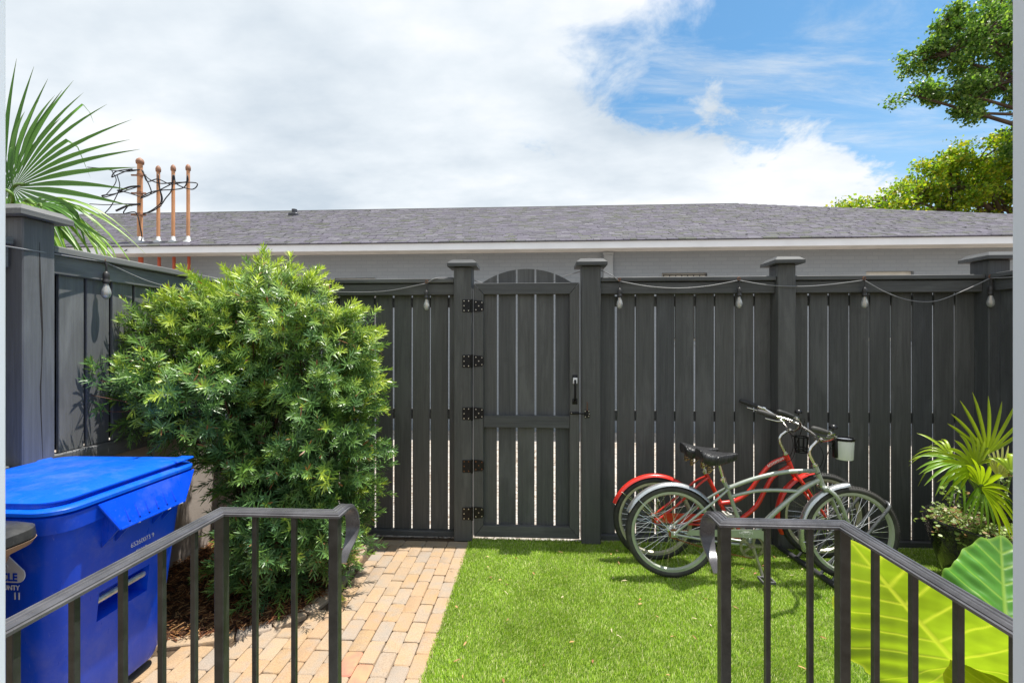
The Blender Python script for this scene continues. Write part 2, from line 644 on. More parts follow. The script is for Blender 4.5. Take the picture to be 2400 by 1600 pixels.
def building():
    root = thing('neighbouring_house', 'long low grey brick house with shingled roof behind the back fence', 'house', (0, 9, 0))
    Mw = Mat('grey_painted_brick')
    v = Mw.coords(rand=False)
    # bricks laid in the x-z plane of the wall
    mp = Mw.node('ShaderNodeMapping')
    mp.inputs['Rotation'].default_value = (rad(90), 0, 0)
    Mw.L.new(v, mp.inputs[0])
    br = Mw.node('ShaderNodeTexBrick')
    br.inputs['Scale'].default_value = 1
    br.inputs['Brick Width'].default_value = .215
    br.inputs['Row Height'].default_value = .075
    br.inputs['Mortar Size'].default_value = .006
    br.inputs['Mortar Smooth'].default_value = .3
    br.inputs['Color1'].default_value = (.29, .32, .355, 1)
    br.inputs['Color2'].default_value = (.265, .295, .33, 1)
    br.inputs['Mortar'].default_value = (.235, .26, .29, 1)
    Mw.L.new(mp.outputs[0], br.inputs['Vector'])
    n = Mw.noise(v, 1.1, 6)
    Mw.set(Mw.mixc(Mw.math('MULTIPLY', n, .25), br.outputs[0], (.31, .34, .37)), .75)
    Mw.bump(Mw.math('SUBTRACT', 1, br.outputs['Fac']), .22, .004)
    wins = [(-4.10, -3.26, 1.75, 3.03), (2.42, 3.28, 1.75, 3.08), (6.23, 7.09, 1.75, 3.08), (-9.3, -8.4, 1.75, 3.05)]
    xs = sorted({-16.0, 13.6, *[w[0] for w in wins], *[w[1] for w in wins]})
    zs = sorted({-.03, 1.75, 3.03, 3.05, 3.08, 3.50})
    mb = MB()
    for i in range(len(xs) - 1):
        for j in range(len(zs) - 1):
            cx, cz = (xs[i] + xs[i + 1]) / 2, (zs[j] + zs[j + 1]) / 2
            if any(w[0] < cx < w[1] and w[2] < cz < w[3] for w in wins):
                continue
            mb.add([(xs[i], 0, zs[j]), (xs[i + 1], 0, zs[j]), (xs[i + 1], 0, zs[j + 1]), (xs[i], 0, zs[j + 1])], [(0, 1, 2, 3)])
    for a, b, c, d in wins:
        for q in ([(a, 0, c), (a, .12, c), (a, .12, d), (a, 0, d)], [(b, 0, c), (b, .12, c), (b, .12, d), (b, 0, d)],
                  [(a, 0, d), (b, 0, d), (b, .12, d), (a, .12, d)], [(a, 0, c), (b, 0, c), (b, .12, c), (a, .12, c)]):
            mb.add(q, [(0, 1, 2, 3)])
    # side and rear walls
    mb.add([(-16, 0, -.03), (-16, 7.4, -.03), (-16, 7.4, 3.5), (-16, 0, 3.5)], [(0, 1, 2, 3)])
    mb.add([(13.6, 0, -.03), (13.6, 7.4, -.03), (13.6, 7.4, 3.5), (13.6, 0, 3.5)], [(0, 1, 2, 3)])
    mb.add([(-16, 7.4, -.03), (13.6, 7.4, -.03), (13.6, 7.4, 3.5), (-16, 7.4, 3.5)], [(0, 1, 2, 3)])
    mb.build('brick_wall', Mw.m, root)
    m_frame = simple('cream_window_frame', (.52, .49, .42), .5, 0, .08)
    m_glass = Mat('window_glass')
    m_glass.set((.10, .12, .12), .06, 0, .8)
    m_bar = simple('window_bar', (.06, .055, .05), .5, .3, .2)
    for k, (a, b, c, d) in enumerate(wins):
        w = link('window', None, root)
        f = MB()
        f.box(a + .002, b - .002, .05, .10, d - .07, d - .002, .006)
        f.box(a + .002, b - .002, .05, .10, c + .002, c + .07, .006)
        f.box(a + .002, a + .06, .05, .10, c + .07, d - .07, .006)
        f.box(b - .06, b - .002, .05, .10, c + .07, d - .07, .006)
        f.box((a + b) / 2 - .02, (a + b) / 2 + .02, .052, .098, c + .07, d - .07, .005)
        f.build('window_frame', m_frame, w)
        g = MB()
        g.box(a + .06, b - .06, .07, .08, c + .07, d - .07)
        g.build('pane', m_glass.m, w)
        if k != 2:
            bars = MB()
            nb = 7
            for q in range(nb + 1):
                x = a + .03 + (b - a - .06) * q / nb
                bars.box(x - .008, x + .008, -.012, .004, c + .05, d - .03)
            bars.box(a + .01, b - .01, -.016, -.012, d - .05, d - .03)
            bars.box(a + .01, b - .01, -.016, -.012, c + .05, c + .07)
            bars.build('security_bars', m_bar, w)
        s = MB()
        s.box(a - .06, b + .06, -.05, .05, c - .07, c - .003, .01)
        s.build('sill', Mw.m, w)
    # conduit boxed on the wall
    p = MB()
    p.box(1.285, 1.465, -.075, -.002, -.02, 3.43, .006)
    p.box(1.275, 1.475, -.085, -.004, 3.432, 3.49, .006)
    p.build('downpipe', simple('downpipe_paint', (.36, .39, .42), .5, 0, .05), root)
    # eave: fascia and soffit
    m_fascia = simple('white_fascia', (.88, .90, .94), .45, 0, .03, 2)
    m_soffit = simple('cream_soffit', (.68, .65, .61), .6, 0, .08, 2)
    e = MB()
    e.box(-16.6, 14.2, -.60, -.575, 3.455, 3.585, .004)
    e.build('fascia', m_fascia, root)
    e = MB()
    e.box(-16.6, 14.2, -.574, .001, 3.502, 3.52)
    e.box(-16.6, 14.2, -.574, -.535, 3.468, 3.5015)
    e.build('soffit', m_soffit, root)
    # roof body
    Mr = Mat('roof_felt')
    Mr.set((.03, .03, .034), .9)
    sl = .437
    zr = 3.60 + sl * 4.3
    rb = MB()
    P = [(-17, -.62, 3.592), (14.4, -.62, 3.592), (5.4, 3.7, zr - .02), (-17, 3.7, zr - .02), (-17, 8.0, 3.592), (14.4, 8.0, 3.592)]
    rb.add(P, [(0, 1, 2, 3), (3, 2, 5, 4), (1, 5, 2), (0, 3, 4), (0, 4, 5, 1)])
    roof = rb.build('roof', Mr.m, root)
    # shingle tabs, one course over the other
    V, F, C = [], [], []
    L = math.hypot(4.3, 4.3 * sl)
    rows = 44
    exp_ = L / rows
    ux, uz = 4.3 / L, 4.3 * sl / L
    rr = random.Random(5)
    for r in range(rows):
        s0, s1 = r * exp_ - .02, (r + 1) * exp_ + .03
        y0, z0 = -.62 + s0 * ux, 3.60 + s0 * uz
        y1, z1 = -.62 + s1 * ux, 3.60 + s1 * uz
        t = (y0 + .62) / 4.32
        xe = 14.4 - 9.0 * max(0, t) - .03
        x = -17 + rr.random() * .3
        while x < xe:
            w = rr.choice((.12, .16, .20, .26))
            xb = min(x + w, xe)
            th = rr.choice((.012, .017, .022))
            o = len(V)
            V += [(x, y0, z0 + th), (xb - .006, y0, z0 + th), (xb - .006, y1, z1 + .004), (x, y1, z1 + .004),
                  (x, y0 + .002, z0 - .006), (xb - .006, y0 + .002, z0 - .006)]
            F += [(o, o + 1, o + 2, o + 3), (o + 4, o + 5, o + 1, o)]
            g = rr.uniform(.84, 1.12)
            k = rr.random()
            c = (.162, .152, .186) if k < .42 else ((.148, .146, .160) if k < .72 else ((.138, .144, .124) if k < .86 else (.195, .188, .212)))
            C += [tuple(q * g for q in c)] * 6
            x = xb
    Ms = Mat('asphalt_shingle')
    a = Ms.node('ShaderNodeVertexColor', layer_name='Col')
    nn = Ms.noise(Ms.coords(rand=False), 90, 3)
    Ms.set(Ms.mixc(1.0, a.outputs[0], Ms.ramp(nn, [(.3, (.75, .75, .75)), (.7, (1.25, 1.25, 1.25))]), 'MULTIPLY'), .88, 0, .25)
    Ms.bump(nn, .4, .004)
    o = raw_mesh('shingles', V, np.array(F).ravel(), Ms.m, roof, np.array(C), nper=[4] * len(F))
    tag(o, kind='stuff')
    rc = MB()
    rc.prism([(3.58, zr - .045), (3.70, zr + .03), (3.82, zr - .045)], -17, 5.45, 'x')
    rc.build('ridge_cap', Mr.m, roof)
    rd = MB()
    rd.box(-16.7, 14.3, -.632, -.6, 3.586, 3.606)
    rd.build('drip_edge', simple('dark_drip_edge', (.02, .02, .022), .4, .3, .1), roof)
    vp = at(690, 515, 11.9)
    vb = MB()
    vb.box(vp.x - .12, vp.x + .12, 2.78, 3.0, 5.05, 5.19, .02)
    vb.tube([(vp.x, 2.9, 5.15), (vp.x, 2.9, 5.30)], .07, 10)
    vb.build('roof_vent', simple('roof_vent_metal', (.08, .08, .09), .5, .5), roof)
    return root


building()


def masts():
    m_pipe = simple('copper_brown_pipe', srgb(206, 148, 104), .55, .0, .12, 3)
    m_flash = simple('grey_flashing', (.46, .47, .48), .5, .3, .12, 8)
    m_ins = simple('weatherhead', srgb(150, 108, 84), .6, .0, .15)
    zeave = lambda y: 3.60 + .437 * (y - 8.38)
    spec = [(328, 382, .047, 'thick brown service mast with a weatherhead, leftmost of the four on the roof'),
            (371, 400, .031, 'thin brown pipe mast beside the thick one on the grey roof'),
            (406, 398, .031, 'thin brown pipe mast third from the left on the grey roof'),
            (441, 397, .031, 'thin brown pipe mast rightmost of the four on the grey roof')]
    pos = []
    for i, (px, py, r, lab) in enumerate(spec):
        top = at(px, py, 8.7)
        zb = zeave(8.7)
        t = thing('service_mast', lab, 'mast', (top.x, 8.7, zb), 0, 'brown pipe masts on the roof')
        h = top.z - zb
        p = MB()
        p.tube([(0, 0, -.01), (0, 0, h)], r, 14)
        p.build('pipe', m_pipe, t, 60)
        f = MB()
        f.lathe([(r * 3.0, -.09), (r * 2.8, .005), (r * 1.4, .03), (r * 1.15, .10), (r * 1.01, .105)], (0, 0, 0), 14)
        f.build('flashing', m_flash, t, 60)
        c = MB()
        c.lathe([(r * 1.1, h - .03), (r * 1.45, h - .02), (r * 1.55, h + .03), (r * 1.2, h + .07), (r * .4, h + .10)], (0, 0, 0), 14)
        c.build('cap', m_ins, t, 60)
        lo = MB()
        lo.tube([(0, .02, 3.44 - zb), (0, .02, 2.0 - zb)], r * .95, 10)
        lo.build('lower_pipe', simple('red_brown_pipe', srgb(178, 84, 54), .5, .1), t, 60)
        if i == 0:
            for q in (.55, .98, 1.34):
                cl = MB()
                cl.tube([(-.16, -.02, q), (.14, -.02, q - .01)], .018, 8)
                cl.tube([(0, 0, q - .03), (0, 0, q + .03)], r * 1.15, 12)
                cl.build('insulator_bracket', m_ins, t, 60)
        pos.append(Vector((top.x, 8.7, top.z)))
    # the tangle of service cables
    w = MB()
    rr = random.Random(3)

    def cab(pts, r=.011):
        w.tube(smooth_path([at(a, b, y) for a, b, y in pts], 7), r, 5)
    Y = 8.62
    cab([(335, 400, Y), (345, 425, Y), (370, 420, Y), (400, 432, 8.6), (430, 428, Y), (462, 430, Y), (450, 444, Y), (415, 432, Y), (408, 410, Y)])
    cab([(332, 398, Y), (352, 440, Y), (352, 455, Y), (330, 465, Y)])
    cab([(335, 404, Y), (350, 420, Y), (375, 430, Y), (405, 428, Y), (438, 426, Y), (440, 412, Y)])
    cab([(330, 465, Y), (360, 452, Y), (385, 440, Y), (404, 428, Y), (407, 410, Y)])
    cab([(330, 462, Y), (355, 450, Y), (380, 446, Y), (430, 440, Y), (440, 410, Y)])
    cab([(370, 408, Y), (372, 430, Y), (378, 462, Y), (377, 480, Y), (388, 465, Y), (402, 445, Y), (405, 410, Y)])
    cab([(370, 408, Y), (374, 440, Y), (380, 470, Y), (360, 490, Y), (335, 503, Y)])
    cab([(335, 500, Y), (355, 496, Y), (378, 482, Y)])
    cab([(328, 398, Y), (300, 400, Y), (270, 412, Y), (262, 415, Y), (272, 402, Y), (310, 396, Y)])
    cab([(328, 436, Y), (300, 445, Y), (285, 450, Y), (275, 446, Y), (300, 452, Y), (326, 460, Y)])
    cab([(328, 478, Y), (300, 482, Y), (272, 494, Y)], .02)
    cab([(328, 436, Y), (305, 438, Y), (280, 447, Y)], .018)
    cab([(328, 398, Y), (300, 402, Y), (268, 400, Y), (240, 395, Y), (205, 392, Y)], .009)
    cab([(328, 478, Y), (290, 478, Y), (250, 480, Y), (210, 478, Y)], .009)
    cab([(300, 482, Y), (290, 500, Y), (318, 498, Y), (328, 530, Y), (332, 560, Y), (318, 575, Y), (292, 588, 8.35)])
    cab([(285, 450, Y), (265, 455, Y), (240, 458, Y), (245, 462, Y), (270, 455, Y)])
    cab([(275, 412, Y), (280, 440, Y), (262, 480, Y), (246, 500, Y), (252, 503, Y)], .009)
    cab([(262, 400, Y), (272, 425, Y), (250, 455, Y), (240, 460, Y)], .008)
    tag(w.build('service_cables', simple('black_cable', (.012, .012, .016), .5, 0, .1), None, True),
        'tangle of thin black service cables strung between the roof masts', 'cables')


masts()

# ================================================================== fences and gate
YB = 4.07            # front face of the back fence boards
_bm = {}


def board_mesh(w, th, h, mat, key):
    k = (round(w, 3), round(h, 3), key)
    if k not in _bm:
        b = MB()
        b.box(-w / 2, w / 2, 0, th, 0, h, .003)
        me = b.mesh('board')
        me.materials.append(mat)
        _bm[k] = me
    return _bm[k]


def post(parent, x0, x1, y0, y1, top=2.40, mats=(None, None), z0=0.0, ov=.05):
    p = MB()
    p.box(x0, x1, y0, y1, z0, top, .006)
    po = p.build('post', mats[0], parent)
    c = MB()
    a, b, cc, d = x0 - ov, x1 + ov, y0 - ov, y1 + ov
    i = .035
    c.loft([[(a, cc, top + .002), (b, cc, top + .002), (b, d, top + .002), (a, d, top + .002)],
            [(a, cc, top + .030), (b, cc, top + .030), (b, d, top + .030), (a, d, top + .030)],
            [(a + i, cc + i, top + .062), (b - i, cc + i, top + .062), (b - i, d - i, top + .062), (a + i, d - i, top + .062)]])
    c.build('post_cap', mats[1], po)
    return po


def back_section(root, xa, xb, gaps, first=None, seed=1):
    """boards between two posts; gaps = x of the open joints"""
    rr = random.Random(seed)
    edges = [xa] + list(gaps) + [xb]
    for i in range(len(edges) - 1):
        a = edges[i] + (.0078 if i > 0 else 0)
        b = edges[i + 1] - (.0078 if i < len(edges) - 2 else 0)
        if b - a < .02:
            continue
        w = round(b - a + rr.uniform(-.003, .003), 3)
        o = link('board', board_mesh(w, .021, 2.14, m_wood_z, 'b'), root,
                 ((a + b) / 2, YB + rr.uniform(0, .003), .052), (rr.uniform(-.001, .001), rr.uniform(-.0018, .0018), 0))
    r = MB()
    r.box(xa, xb, 4.0, YB - .001, 2.163, 2.262, .004)
    r.build('fascia_board', m_wood_x, root)
    r = MB()
    r.box(xa, xb, 3.975, 4.14, 2.268, 2.306, .005)
    r.build('cap_rail', m_wood_x, root)
    r = MB()
    r.box(xa, xb, YB + .025, YB + .063, 1.045, 1.140, .004)
    r.build('mid_rail', m_wood_x, root)
    r = MB()
    r.box(xa, xb, YB + .025, YB + .063, 2.06, 2.15, .004)
    r.build('top_rail', m_wood_x, root)
    r = MB()
    r.box(xa, xb, 4.035, 4.10, .002, .050, .004)
    r.build('bottom_rail', m_wood_x, root)


WP = (m_wood_z, m_wood_x)
fL = thing('timber_fence', 'charcoal slatted back fence left of the gate, mostly behind the shrub', 'fence', (0, 0, 0), 0, 'charcoal timber fences around the yard')
gl = [-.803 - .1685 * k for k in range(12)]
back_section(fL, -2.845, -.735, sorted(gl), seed=2)
post(fL, -.733, -.575, 3.955, 4.11, mats=WP)
fR = thing('timber_fence', 'charcoal slatted back fence right of the gate, behind the bicycles', 'fence', (0, 0, 0), 0, 'charcoal timber fences around the yard')
post(fR, .382, .545, 3.955, 4.11, mats=WP)
back_section(fR, .547, 2.023, [.694, .864, 1.036, 1.206, 1.376, 1.547, 1.717, 1.886], seed=4)
post(fR, 2.025, 2.168, 3.95, 4.11, mats=WP)
back_section(fR, 2.170, 3.70, [2.341, 2.508, 2.681, 2.847, 3.026, 3.196, 3.370, 3.546], seed=6)
post(fR, 3.702, 3.87, 3.95, 4.12, mats=WP, top=2.42)

fS = thing('timber_fence', 'charcoal side fence on the far right, meeting the back corner post', 'fence', (0, 0, 0), 0, 'charcoal timber fences around the yard')
for k in range(14):
    y = 3.865 - .17 * k
    b = link('board', board_mesh(.152, .021, 2.14, m_wood_z, 'b'), fS, (3.80, y, .052), (0, 0, PI / 2))
for n, (xa, xb, z0, z1) in {'fascia_board': (3.735, 3.777, 2.165, 2.262), 'cap_rail': (3.70, 3.83, 2.268, 2.306), 'mid_rail': (3.805, 3.85, 1.045, 1.14), 'bottom_rail': (3.75, 3.81, .002, .05)}.items():
    r = MB()
    r.box(xa, xb, 1.5, 3.948, z0, z1, .004)
    r.build(n, m_wood_y, fS)

# left fence on its low wall
XL = -2.86
fW = thing('timber_fence', 'slate grey board fence on the left, standing on the low rendered wall', 'fence', (0, 0, 0), 0, 'charcoal timber fences around the yard')
ys = []
y = 3.985
rr = random.Random(9)
while y > .6:
    if not (2.22 < y < 2.52):
        o = link('board', board_mesh(.150, .021, 1.10, m_side_z, 's'), fW, (XL + rr.uniform(-.002, .002), y, 1.09), (0, 0, -PI / 2))
    y -= .170
for (ya, yb) in ((2.475, 3.96), (.5, 2.275)):
    r = MB()
    r.box(XL + .001, XL + .045, ya, yb, 2.145, 2.258, .004)
    r.build('fascia_board', m_side_y, fW)
    r = MB()
    r.box(XL - .06, XL + .075, ya, yb, 2.264, 2.304, .005)
    r.build('cap_rail', m_side_y, fW)
    r = MB()
    r.box(XL - .07, XL - .028, ya, yb, 1.50, 1.59, .004)
    r.build('mid_rail', m_side_y, fW)
    r = MB()
    r.box(XL - .03, XL + .05, ya, yb, .995, 1.086, .004)
    r.build('bottom_rail', m_side_y, fW)
    r = MB()
    r.box(XL - .06, XL - .028, ya, yb, 1.1, 2.2)
    r.build('backing_board', m_wood_y, fW)
post(fW, XL - .05, -2.755, 2.29, 2.455, mats=(m_side_z, m_side_y), ov=.055, top=2.42)

pst = [o for o in fW.children if o.name.startswith('post')][0]
ck = MB()
pts = [(2.372, 2.30), (2.374, 2.12), (2.380, 1.95), (2.386, 1.80), (2.383, 1.62), (2.377, 1.50), (2.379, 1.36), (2.384, 1.22), (2.388, 1.10)]
wd = [.001, .0045, .006, .0045, .002, .004, .003, .002, .001]
vs = []
for (yy, zz), w_ in zip(pts, wd):
    vs += [(-2.7545, yy - w_, zz), (-2.7545, yy + w_, zz)]
ck.add(vs, [(2 * i, 2 * i + 1, 2 * i + 3, 2 * i + 2) for i in range(len(pts) - 1)])
ck.build('drying_crack', simple('crack_dark', (.018, .014, .012), .9), pst)

M = Mat('rendered_wall')
v = M.coords(rand=False)
n = M.noise(v, 1.6, 8)
M.set(M.ramp(n, [(.3, srgb(158, 148, 140)), (.7, srgb(186, 176, 168))]), .9)
M.bump(M.noise(v, 45, 5), .3, .006)
mb = MB()
mb.box(XL - .12, XL + .015, .5, 4.03, -.02, .993, .006)
mb.box(XL + .016, -2.12, 3.90, 4.03, -.02, 1.03, .006)
tag(mb.build('low_wall', M.m), 'low beige rendered wall under the left fence, behind the shrub', 'wall')


def gate():
    g = thing('garden_gate', 'charcoal timber gate with arched top, black hinges and a pull handle', 'gate', (0, 0, 0))
    x0, x1 = -.560, .366
    s0, s1 = -.475, .280
    yf, yb = 3.985, 4.028
    zb, zt = .032, 2.262
    # mitred frame
    def miter(name, poly, mat):
        m = MB()
        m.prism(poly, yf, yb, 'y')
        bm = bmesh.new()
        me = m.mesh('x')
        bm.from_mesh(me)
        bmesh.ops.bevel(bm, geom=bm.edges[:], offset=.003, segments=1, affect='EDGES')
        bm.to_mesh(me)
        bm.free()
        me.materials.append(mat)
        return link(name, me, g)
    e = .0015
    miter('stile', [(x0, zb + e), (s0, zb + .10 + e), (s0, zt - .098 - e), (x0, zt - e)], m_wood_z)
    miter('stile', [(x1, zb + e), (x1, zt - e), (s1, zt - .098 - e), (s1, zb + .10 + e)], m_wood_z)
    miter('rail', [(x0 + .002, zt), (x1 - .002, zt), (s1 - .001, zt - .098), (s0 + .001, zt - .098)], m_wood_x)
    miter('rail', [(x0 + .002, zb), (s0 + .001, zb + .10), (s1 - .001, zb + .10), (x1 - .002, zb)], m_wood_x)
    miter('rail', [(s0 + .002, .995), (s1 - .002, .995), (s1 - .002, 1.10), (s0 + .002, 1.10)], m_wood_x)
    xc, R = -.097, .70
    zc = 2.392 - R
    edges = [-.525, -.353, -.184, -.018, .151, .335]
    for i in range(5):
        a = edges[i] + (.008 if i else 0)
        b = edges[i + 1] - (.008 if i < 4 else 0)
        n = 6
        poly = [(a, zb + .03), (b, zb + .03)]
        for k in range(n + 1):
            x = b + (a - b) * k / n
            poly.append((x, zc + math.sqrt(max(0.0, R * R - (x - xc) ** 2))))
        m = MB()
        m.prism(poly, 4.032 + .001 * i, 4.052 + .001 * i, 'y')
        m.build('board', m_wood_z, g)
    for q, z in enumerate((2.062, 1.578, 1.120, .660, .246)):
        h = link('hinge', None, g, (-.5705, 0, z))
        p = MB()
        p.box(-.105 + .02, -.012, 3.949, 3.9545, -.055, .055, .002)
        p.build('post_leaf', m_black_metal, h)
        p = MB()
        p.prism([(.010, -.052), (.085, -.046), (.10, -.03), (.10, .03), (.085, .046), (.010, .052)], 3.978, 3.9845, 'y')
        p.build('gate_leaf', m_black_metal, h)
        p = MB()
        p.tube([(0, 3.951, -.058), (0, 3.951, .058)], .0095, 10)
        p.build('knuckle', m_black_metal, h, 60)
        s = MB()
        for (sx, sz, sy) in ((-.07, .042, 3.949), (-.07, 0, 3.949), (-.07, -.042, 3.949), (-.03, .042, 3.949), (-.03, -.042, 3.949),
                             (.03, .034, 3.978), (.03, -.034, 3.978), (.055, 0, 3.978), (.083, .03, 3.978), (.083, -.03, 3.978)):
            s.lathe([(.0055, sy), (.0045, sy - .003), (.001, sy - .0035)], (sx, 0, sz), 7, 'y')
        s.build('screws', m_screw if q != 3 else m_rust, h)
    # pull handle
    hx = .325
    p = MB()
    p.box(hx - .022, hx + .022, 3.979, 3.9845, 1.395, 1.46, .002)
    p.box(hx - .022, hx + .022, 3.979, 3.9845, 1.205, 1.255, .002)
    p.tube(smooth_path([(hx, 3.975, 1.42), (hx, 3.945, 1.40), (hx, 3.94, 1.33), (hx, 3.945, 1.26), (hx, 3.975, 1.235)], 5), .009, 10)
    ph = p.build('pull_handle', m_black_metal, g, 50)
    p = MB()
    p.box(hx - .019, hx + .020, 3.955, 3.966, 1.385, 1.437, .003)
    p.build('reflector', simple('white_sticker', (.72, .72, .74), .4), ph)
    # barrel bolt
    lz = 1.128
    p = MB()
    p.box(.285, .36, 3.979, 3.9845, lz - .011, lz + .011, .002)
    p.tube([(.30, 3.968, lz), (.44, 3.944, lz)], .006, 8)
    lt = p.build('latch', m_black_metal, g, 50)
    p = MB()
    p.box(.405, .448, 3.946, 3.9545, lz - .034, lz + .03, .003)
    p.build('keeper', m_black_metal, lt)
    p = MB()
    for k in range(6):
        p.tube(smooth_path([(.424 + .003 * (k % 2), 3.941, lz + .03 + k * .012), (.43 - .006 * (k % 2), 3.936, lz + .036 + k * .012), (.426, 3.941, lz + .043 + k * .012)], 3), .0026, 5)
    p.build('chain', m_rust, lt)
    s = MB()
    for sx, sz, sy in ((.295, 0, 3.979), (.318, 0, 3.979), (.41, .022, 3.946), (.442, .022, 3.946), (.412, -.026, 3.946), (.440, -.02, 3.946), (.444, 0, 3.946)):
        s.lathe([(.005, sy), (.004, sy - .003), (.001, sy - .0035)], (sx, 0, lz + sz), 7, 'y')
    s.build('screws', m_screw, lt)


gate()

# ================================================================== paved path, bed, turf
def path():
    M = Mat('tumbled_paver')
    r = M.rand()
    v = M.coords()
    base = M.ramp(r, [(0, srgb(190, 156, 122)), (.22, srgb(194, 168, 138)), (.45, srgb(178, 162, 146)), (.62, srgb(192, 160, 122)), (.80, srgb(184, 164, 142)), (1, srgb(194, 166, 134))])
    blot = M.noise(v, 9, 5)
    base = M.mixc(M.ramp(blot, [(.45, (0, 0, 0)), (.70, (.55, .55, .55))]), base, srgb(166, 160, 152))
    blot2 = M.noise(v, 6, 4, .6, .5)
    base = M.mixc(M.ramp(blot2, [(.52, (0, 0, 0)), (.72, (.42, .42, .42))]), base, srgb(202, 160, 108))
    grit = M.noise(v, 190, 3)
    base = M.mixc(1.0, base, M.ramp(grit, [(.3, (.59, .59, .59)), (.7, (.90, .90, .90))]), 'MULTIPLY')
    M.set(base, .88, 0, .25)
    M.bump(M.math('ADD', grit, M.math('MULTIPLY', M.noise(v, 40, 4), 1.4)), .5, .003)
    Mp = Mat('reddish_paver')
    v = Mp.coords()
    Mp.set(Mp.ramp(Mp.noise(v, 7, 5), [(.35, srgb(176, 144, 110)), (.6, srgb(182, 122, 104))]), .88, 0, .25)
    Mp.bump(Mp.noise(v, 120, 4), .5, .003)
    Mj = Mat('joint_sand')
    v = Mj.coords(rand=False)
    Mj.set(Mj.ramp(Mj.noise(v, 60), [(.3, srgb(52, 42, 32)), (.7, srgb(98, 80, 60))]), .95)
    bed = MB()
    bed.add([(-2.84, 1.3, -.016), (-.575, 1.3, -.016), (-.575, 4.03, -.016), (-2.84, 4.03, -.016)], [(0, 1, 2, 3)])
    p = tag(bed.build('path', Mj.m), kind='structure')

    def paver_mesh(lx, ly, seed):
        rr = random.Random(seed)
        c = .009
        hx, hy = lx / 2, ly / 2
        def rg(i, z):
            a, b = hx - i, hy - i
            k = c * (1 - i * 8)
            pts = [(-a + k, -b), (a - k, -b), (a, -b + k), (a, b - k), (a - k, b), (-a + k, b), (-a, b - k), (-a, -b + k)]
            return [(x + rr.uniform(-.0018, .0018), y + rr.uniform(-.0018, .0018), z + rr.uniform(-.0008, .0008)) for x, y in pts]
        m = MB()
        m.loft([rg(0, -.03), rg(0, -.005), rg(.004, 0.0)])
        me = m.mesh('paver', 35)
        me.materials.append(M.m)
        return me
    W, Lg = .0970, .1905
    var = [paver_mesh(W - .0035, Lg - .004, s) for s in range(8)]
    half = [paver_mesh(W - .005, Lg / 2 - .005, s) for s in range(20, 23)]
    red = [m.copy() for m in var[:2]]
    for m in red:
        m.materials[0] = Mp.m
    side = [paver_mesh(Lg - .004, W - .004, s) for s in range(30, 34)]
    # inner edge of the curved border
    curve = [(-1.52, 4.02), (-1.47, 3.73), (-1.45, 3.45), (-1.435, 3.2), (-1.45, 3.05), (-1.49, 2.90), (-1.56, 2.785), (-1.66, 2.70), (-1.79, 2.63), (-1.95, 2.57), (-2.2, 2.51), (-2.5, 2.47), (-2.82, 2.45)]
    cv = smooth_path([(x, y, 0) for x, y in curve], 8)

    def inside_bed(x, y, pad):
        # left/behind the border curve
        for i in range(len(cv) - 1):
            a, b = cv[i], cv[i + 1]
            if (Vector((x, y, 0)) - a).length < pad:
                return True
        # nearest by y for the straight run, by x for the turn
        best = min(cv, key=lambda q: (q.x - x) ** 2 + (q.y - y) ** 2)
        i = cv.index(best)
        t = (cv[min(i + 1, len(cv) - 1)] - cv[max(i - 1, 0)])
        dx, dy = x - best.x, y - best.y
        return t.x * dy - t.y * dx < 0        # right-hand side of travel = bed side
    rr = random.Random(21)
    ncol = 24
    reds = {(3, 7), (4, 7)}
    for c in range(ncol):
        x = -.59 - W * (c + .5)
        y = 3.855 - (Lg / 2 if c % 2 else 0)
        row = 0
        if c % 2:
            hy = 3.855 - Lg / 4 + .0
            if not inside_bed(x, hy, .10):
                link('paver', half[c % 3], p, (x, hy, rr.uniform(-.002, .002)), (0, 0, rr.choice((0, PI)) + rr.uniform(-.01, .01)))
        while y > 1.35:
            yc = y - Lg / 2
            jx = rr.uniform(-.0012, .0012)
            if not inside_bed(x, yc, .085) and yc > 1.4:
                me = rr.choice(red) if (c, row) in reds else rr.choice(var)
                link('paver', me, p, (x + jx, yc, rr.uniform(-.0025, .0025)), (rr.uniform(-.008, .008), rr.uniform(-.012, .012), rr.choice((0, PI)) + rr.uniform(-.008, .008)))
            elif not inside_bed(x, yc - Lg / 4, .06):
                link('paver', half[c % 3], p, (x + jx, yc - Lg / 4, rr.uniform(-.002, .0)), (0, 0, rr.uniform(-.01, .01)))
            elif not inside_bed(x, yc + Lg / 4, .06):
                link('paver', half[c % 3], p, (x + jx, yc + Lg / 4, rr.uniform(-.002, .0)), (0, 0, rr.uniform(-.01, .01)))
            y -= Lg
            row += 1
    # header course against the fence
    x = -.685
    while x > -1.50:
        link('paver', rr.choice(side), p, (x, 3.906, rr.uniform(-.002, .001)), (0, 0, rr.uniform(-.01, .01)))
        x -= Lg
    # border course, slightly proud
    s = 0.0
    acc = 0.0
    i = 0
    step = Lg + .004
    nxt = .1
    for i in range(len(cv) - 1):
        a, b = cv[i], cv[i + 1]
        L = (b - a).length
        while acc + L >= nxt:
            q = a.lerp(b, (nxt - acc) / L)
            d = (b - a).normalized()
            off = Vector((-d.y, d.x, 0)) * .0       # centred on the curve
            ang = math.atan2(d.y, d.x)
            link('border_paver', rr.choice(side), p, (q.x + off.x, q.y + off.y, .012 + rr.uniform(-.002, .003)), (rr.uniform(-.01, .01), rr.uniform(-.01, .01), ang + rr.uniform(-.02, .02)))
            nxt += step
        acc += L
    return cv


CV = path()


def bed_edge_x(y):
    """x of the border curve at y (for y above the turn)"""
    b = min(CV, key=lambda q: abs(q.y - y))
    return b.x


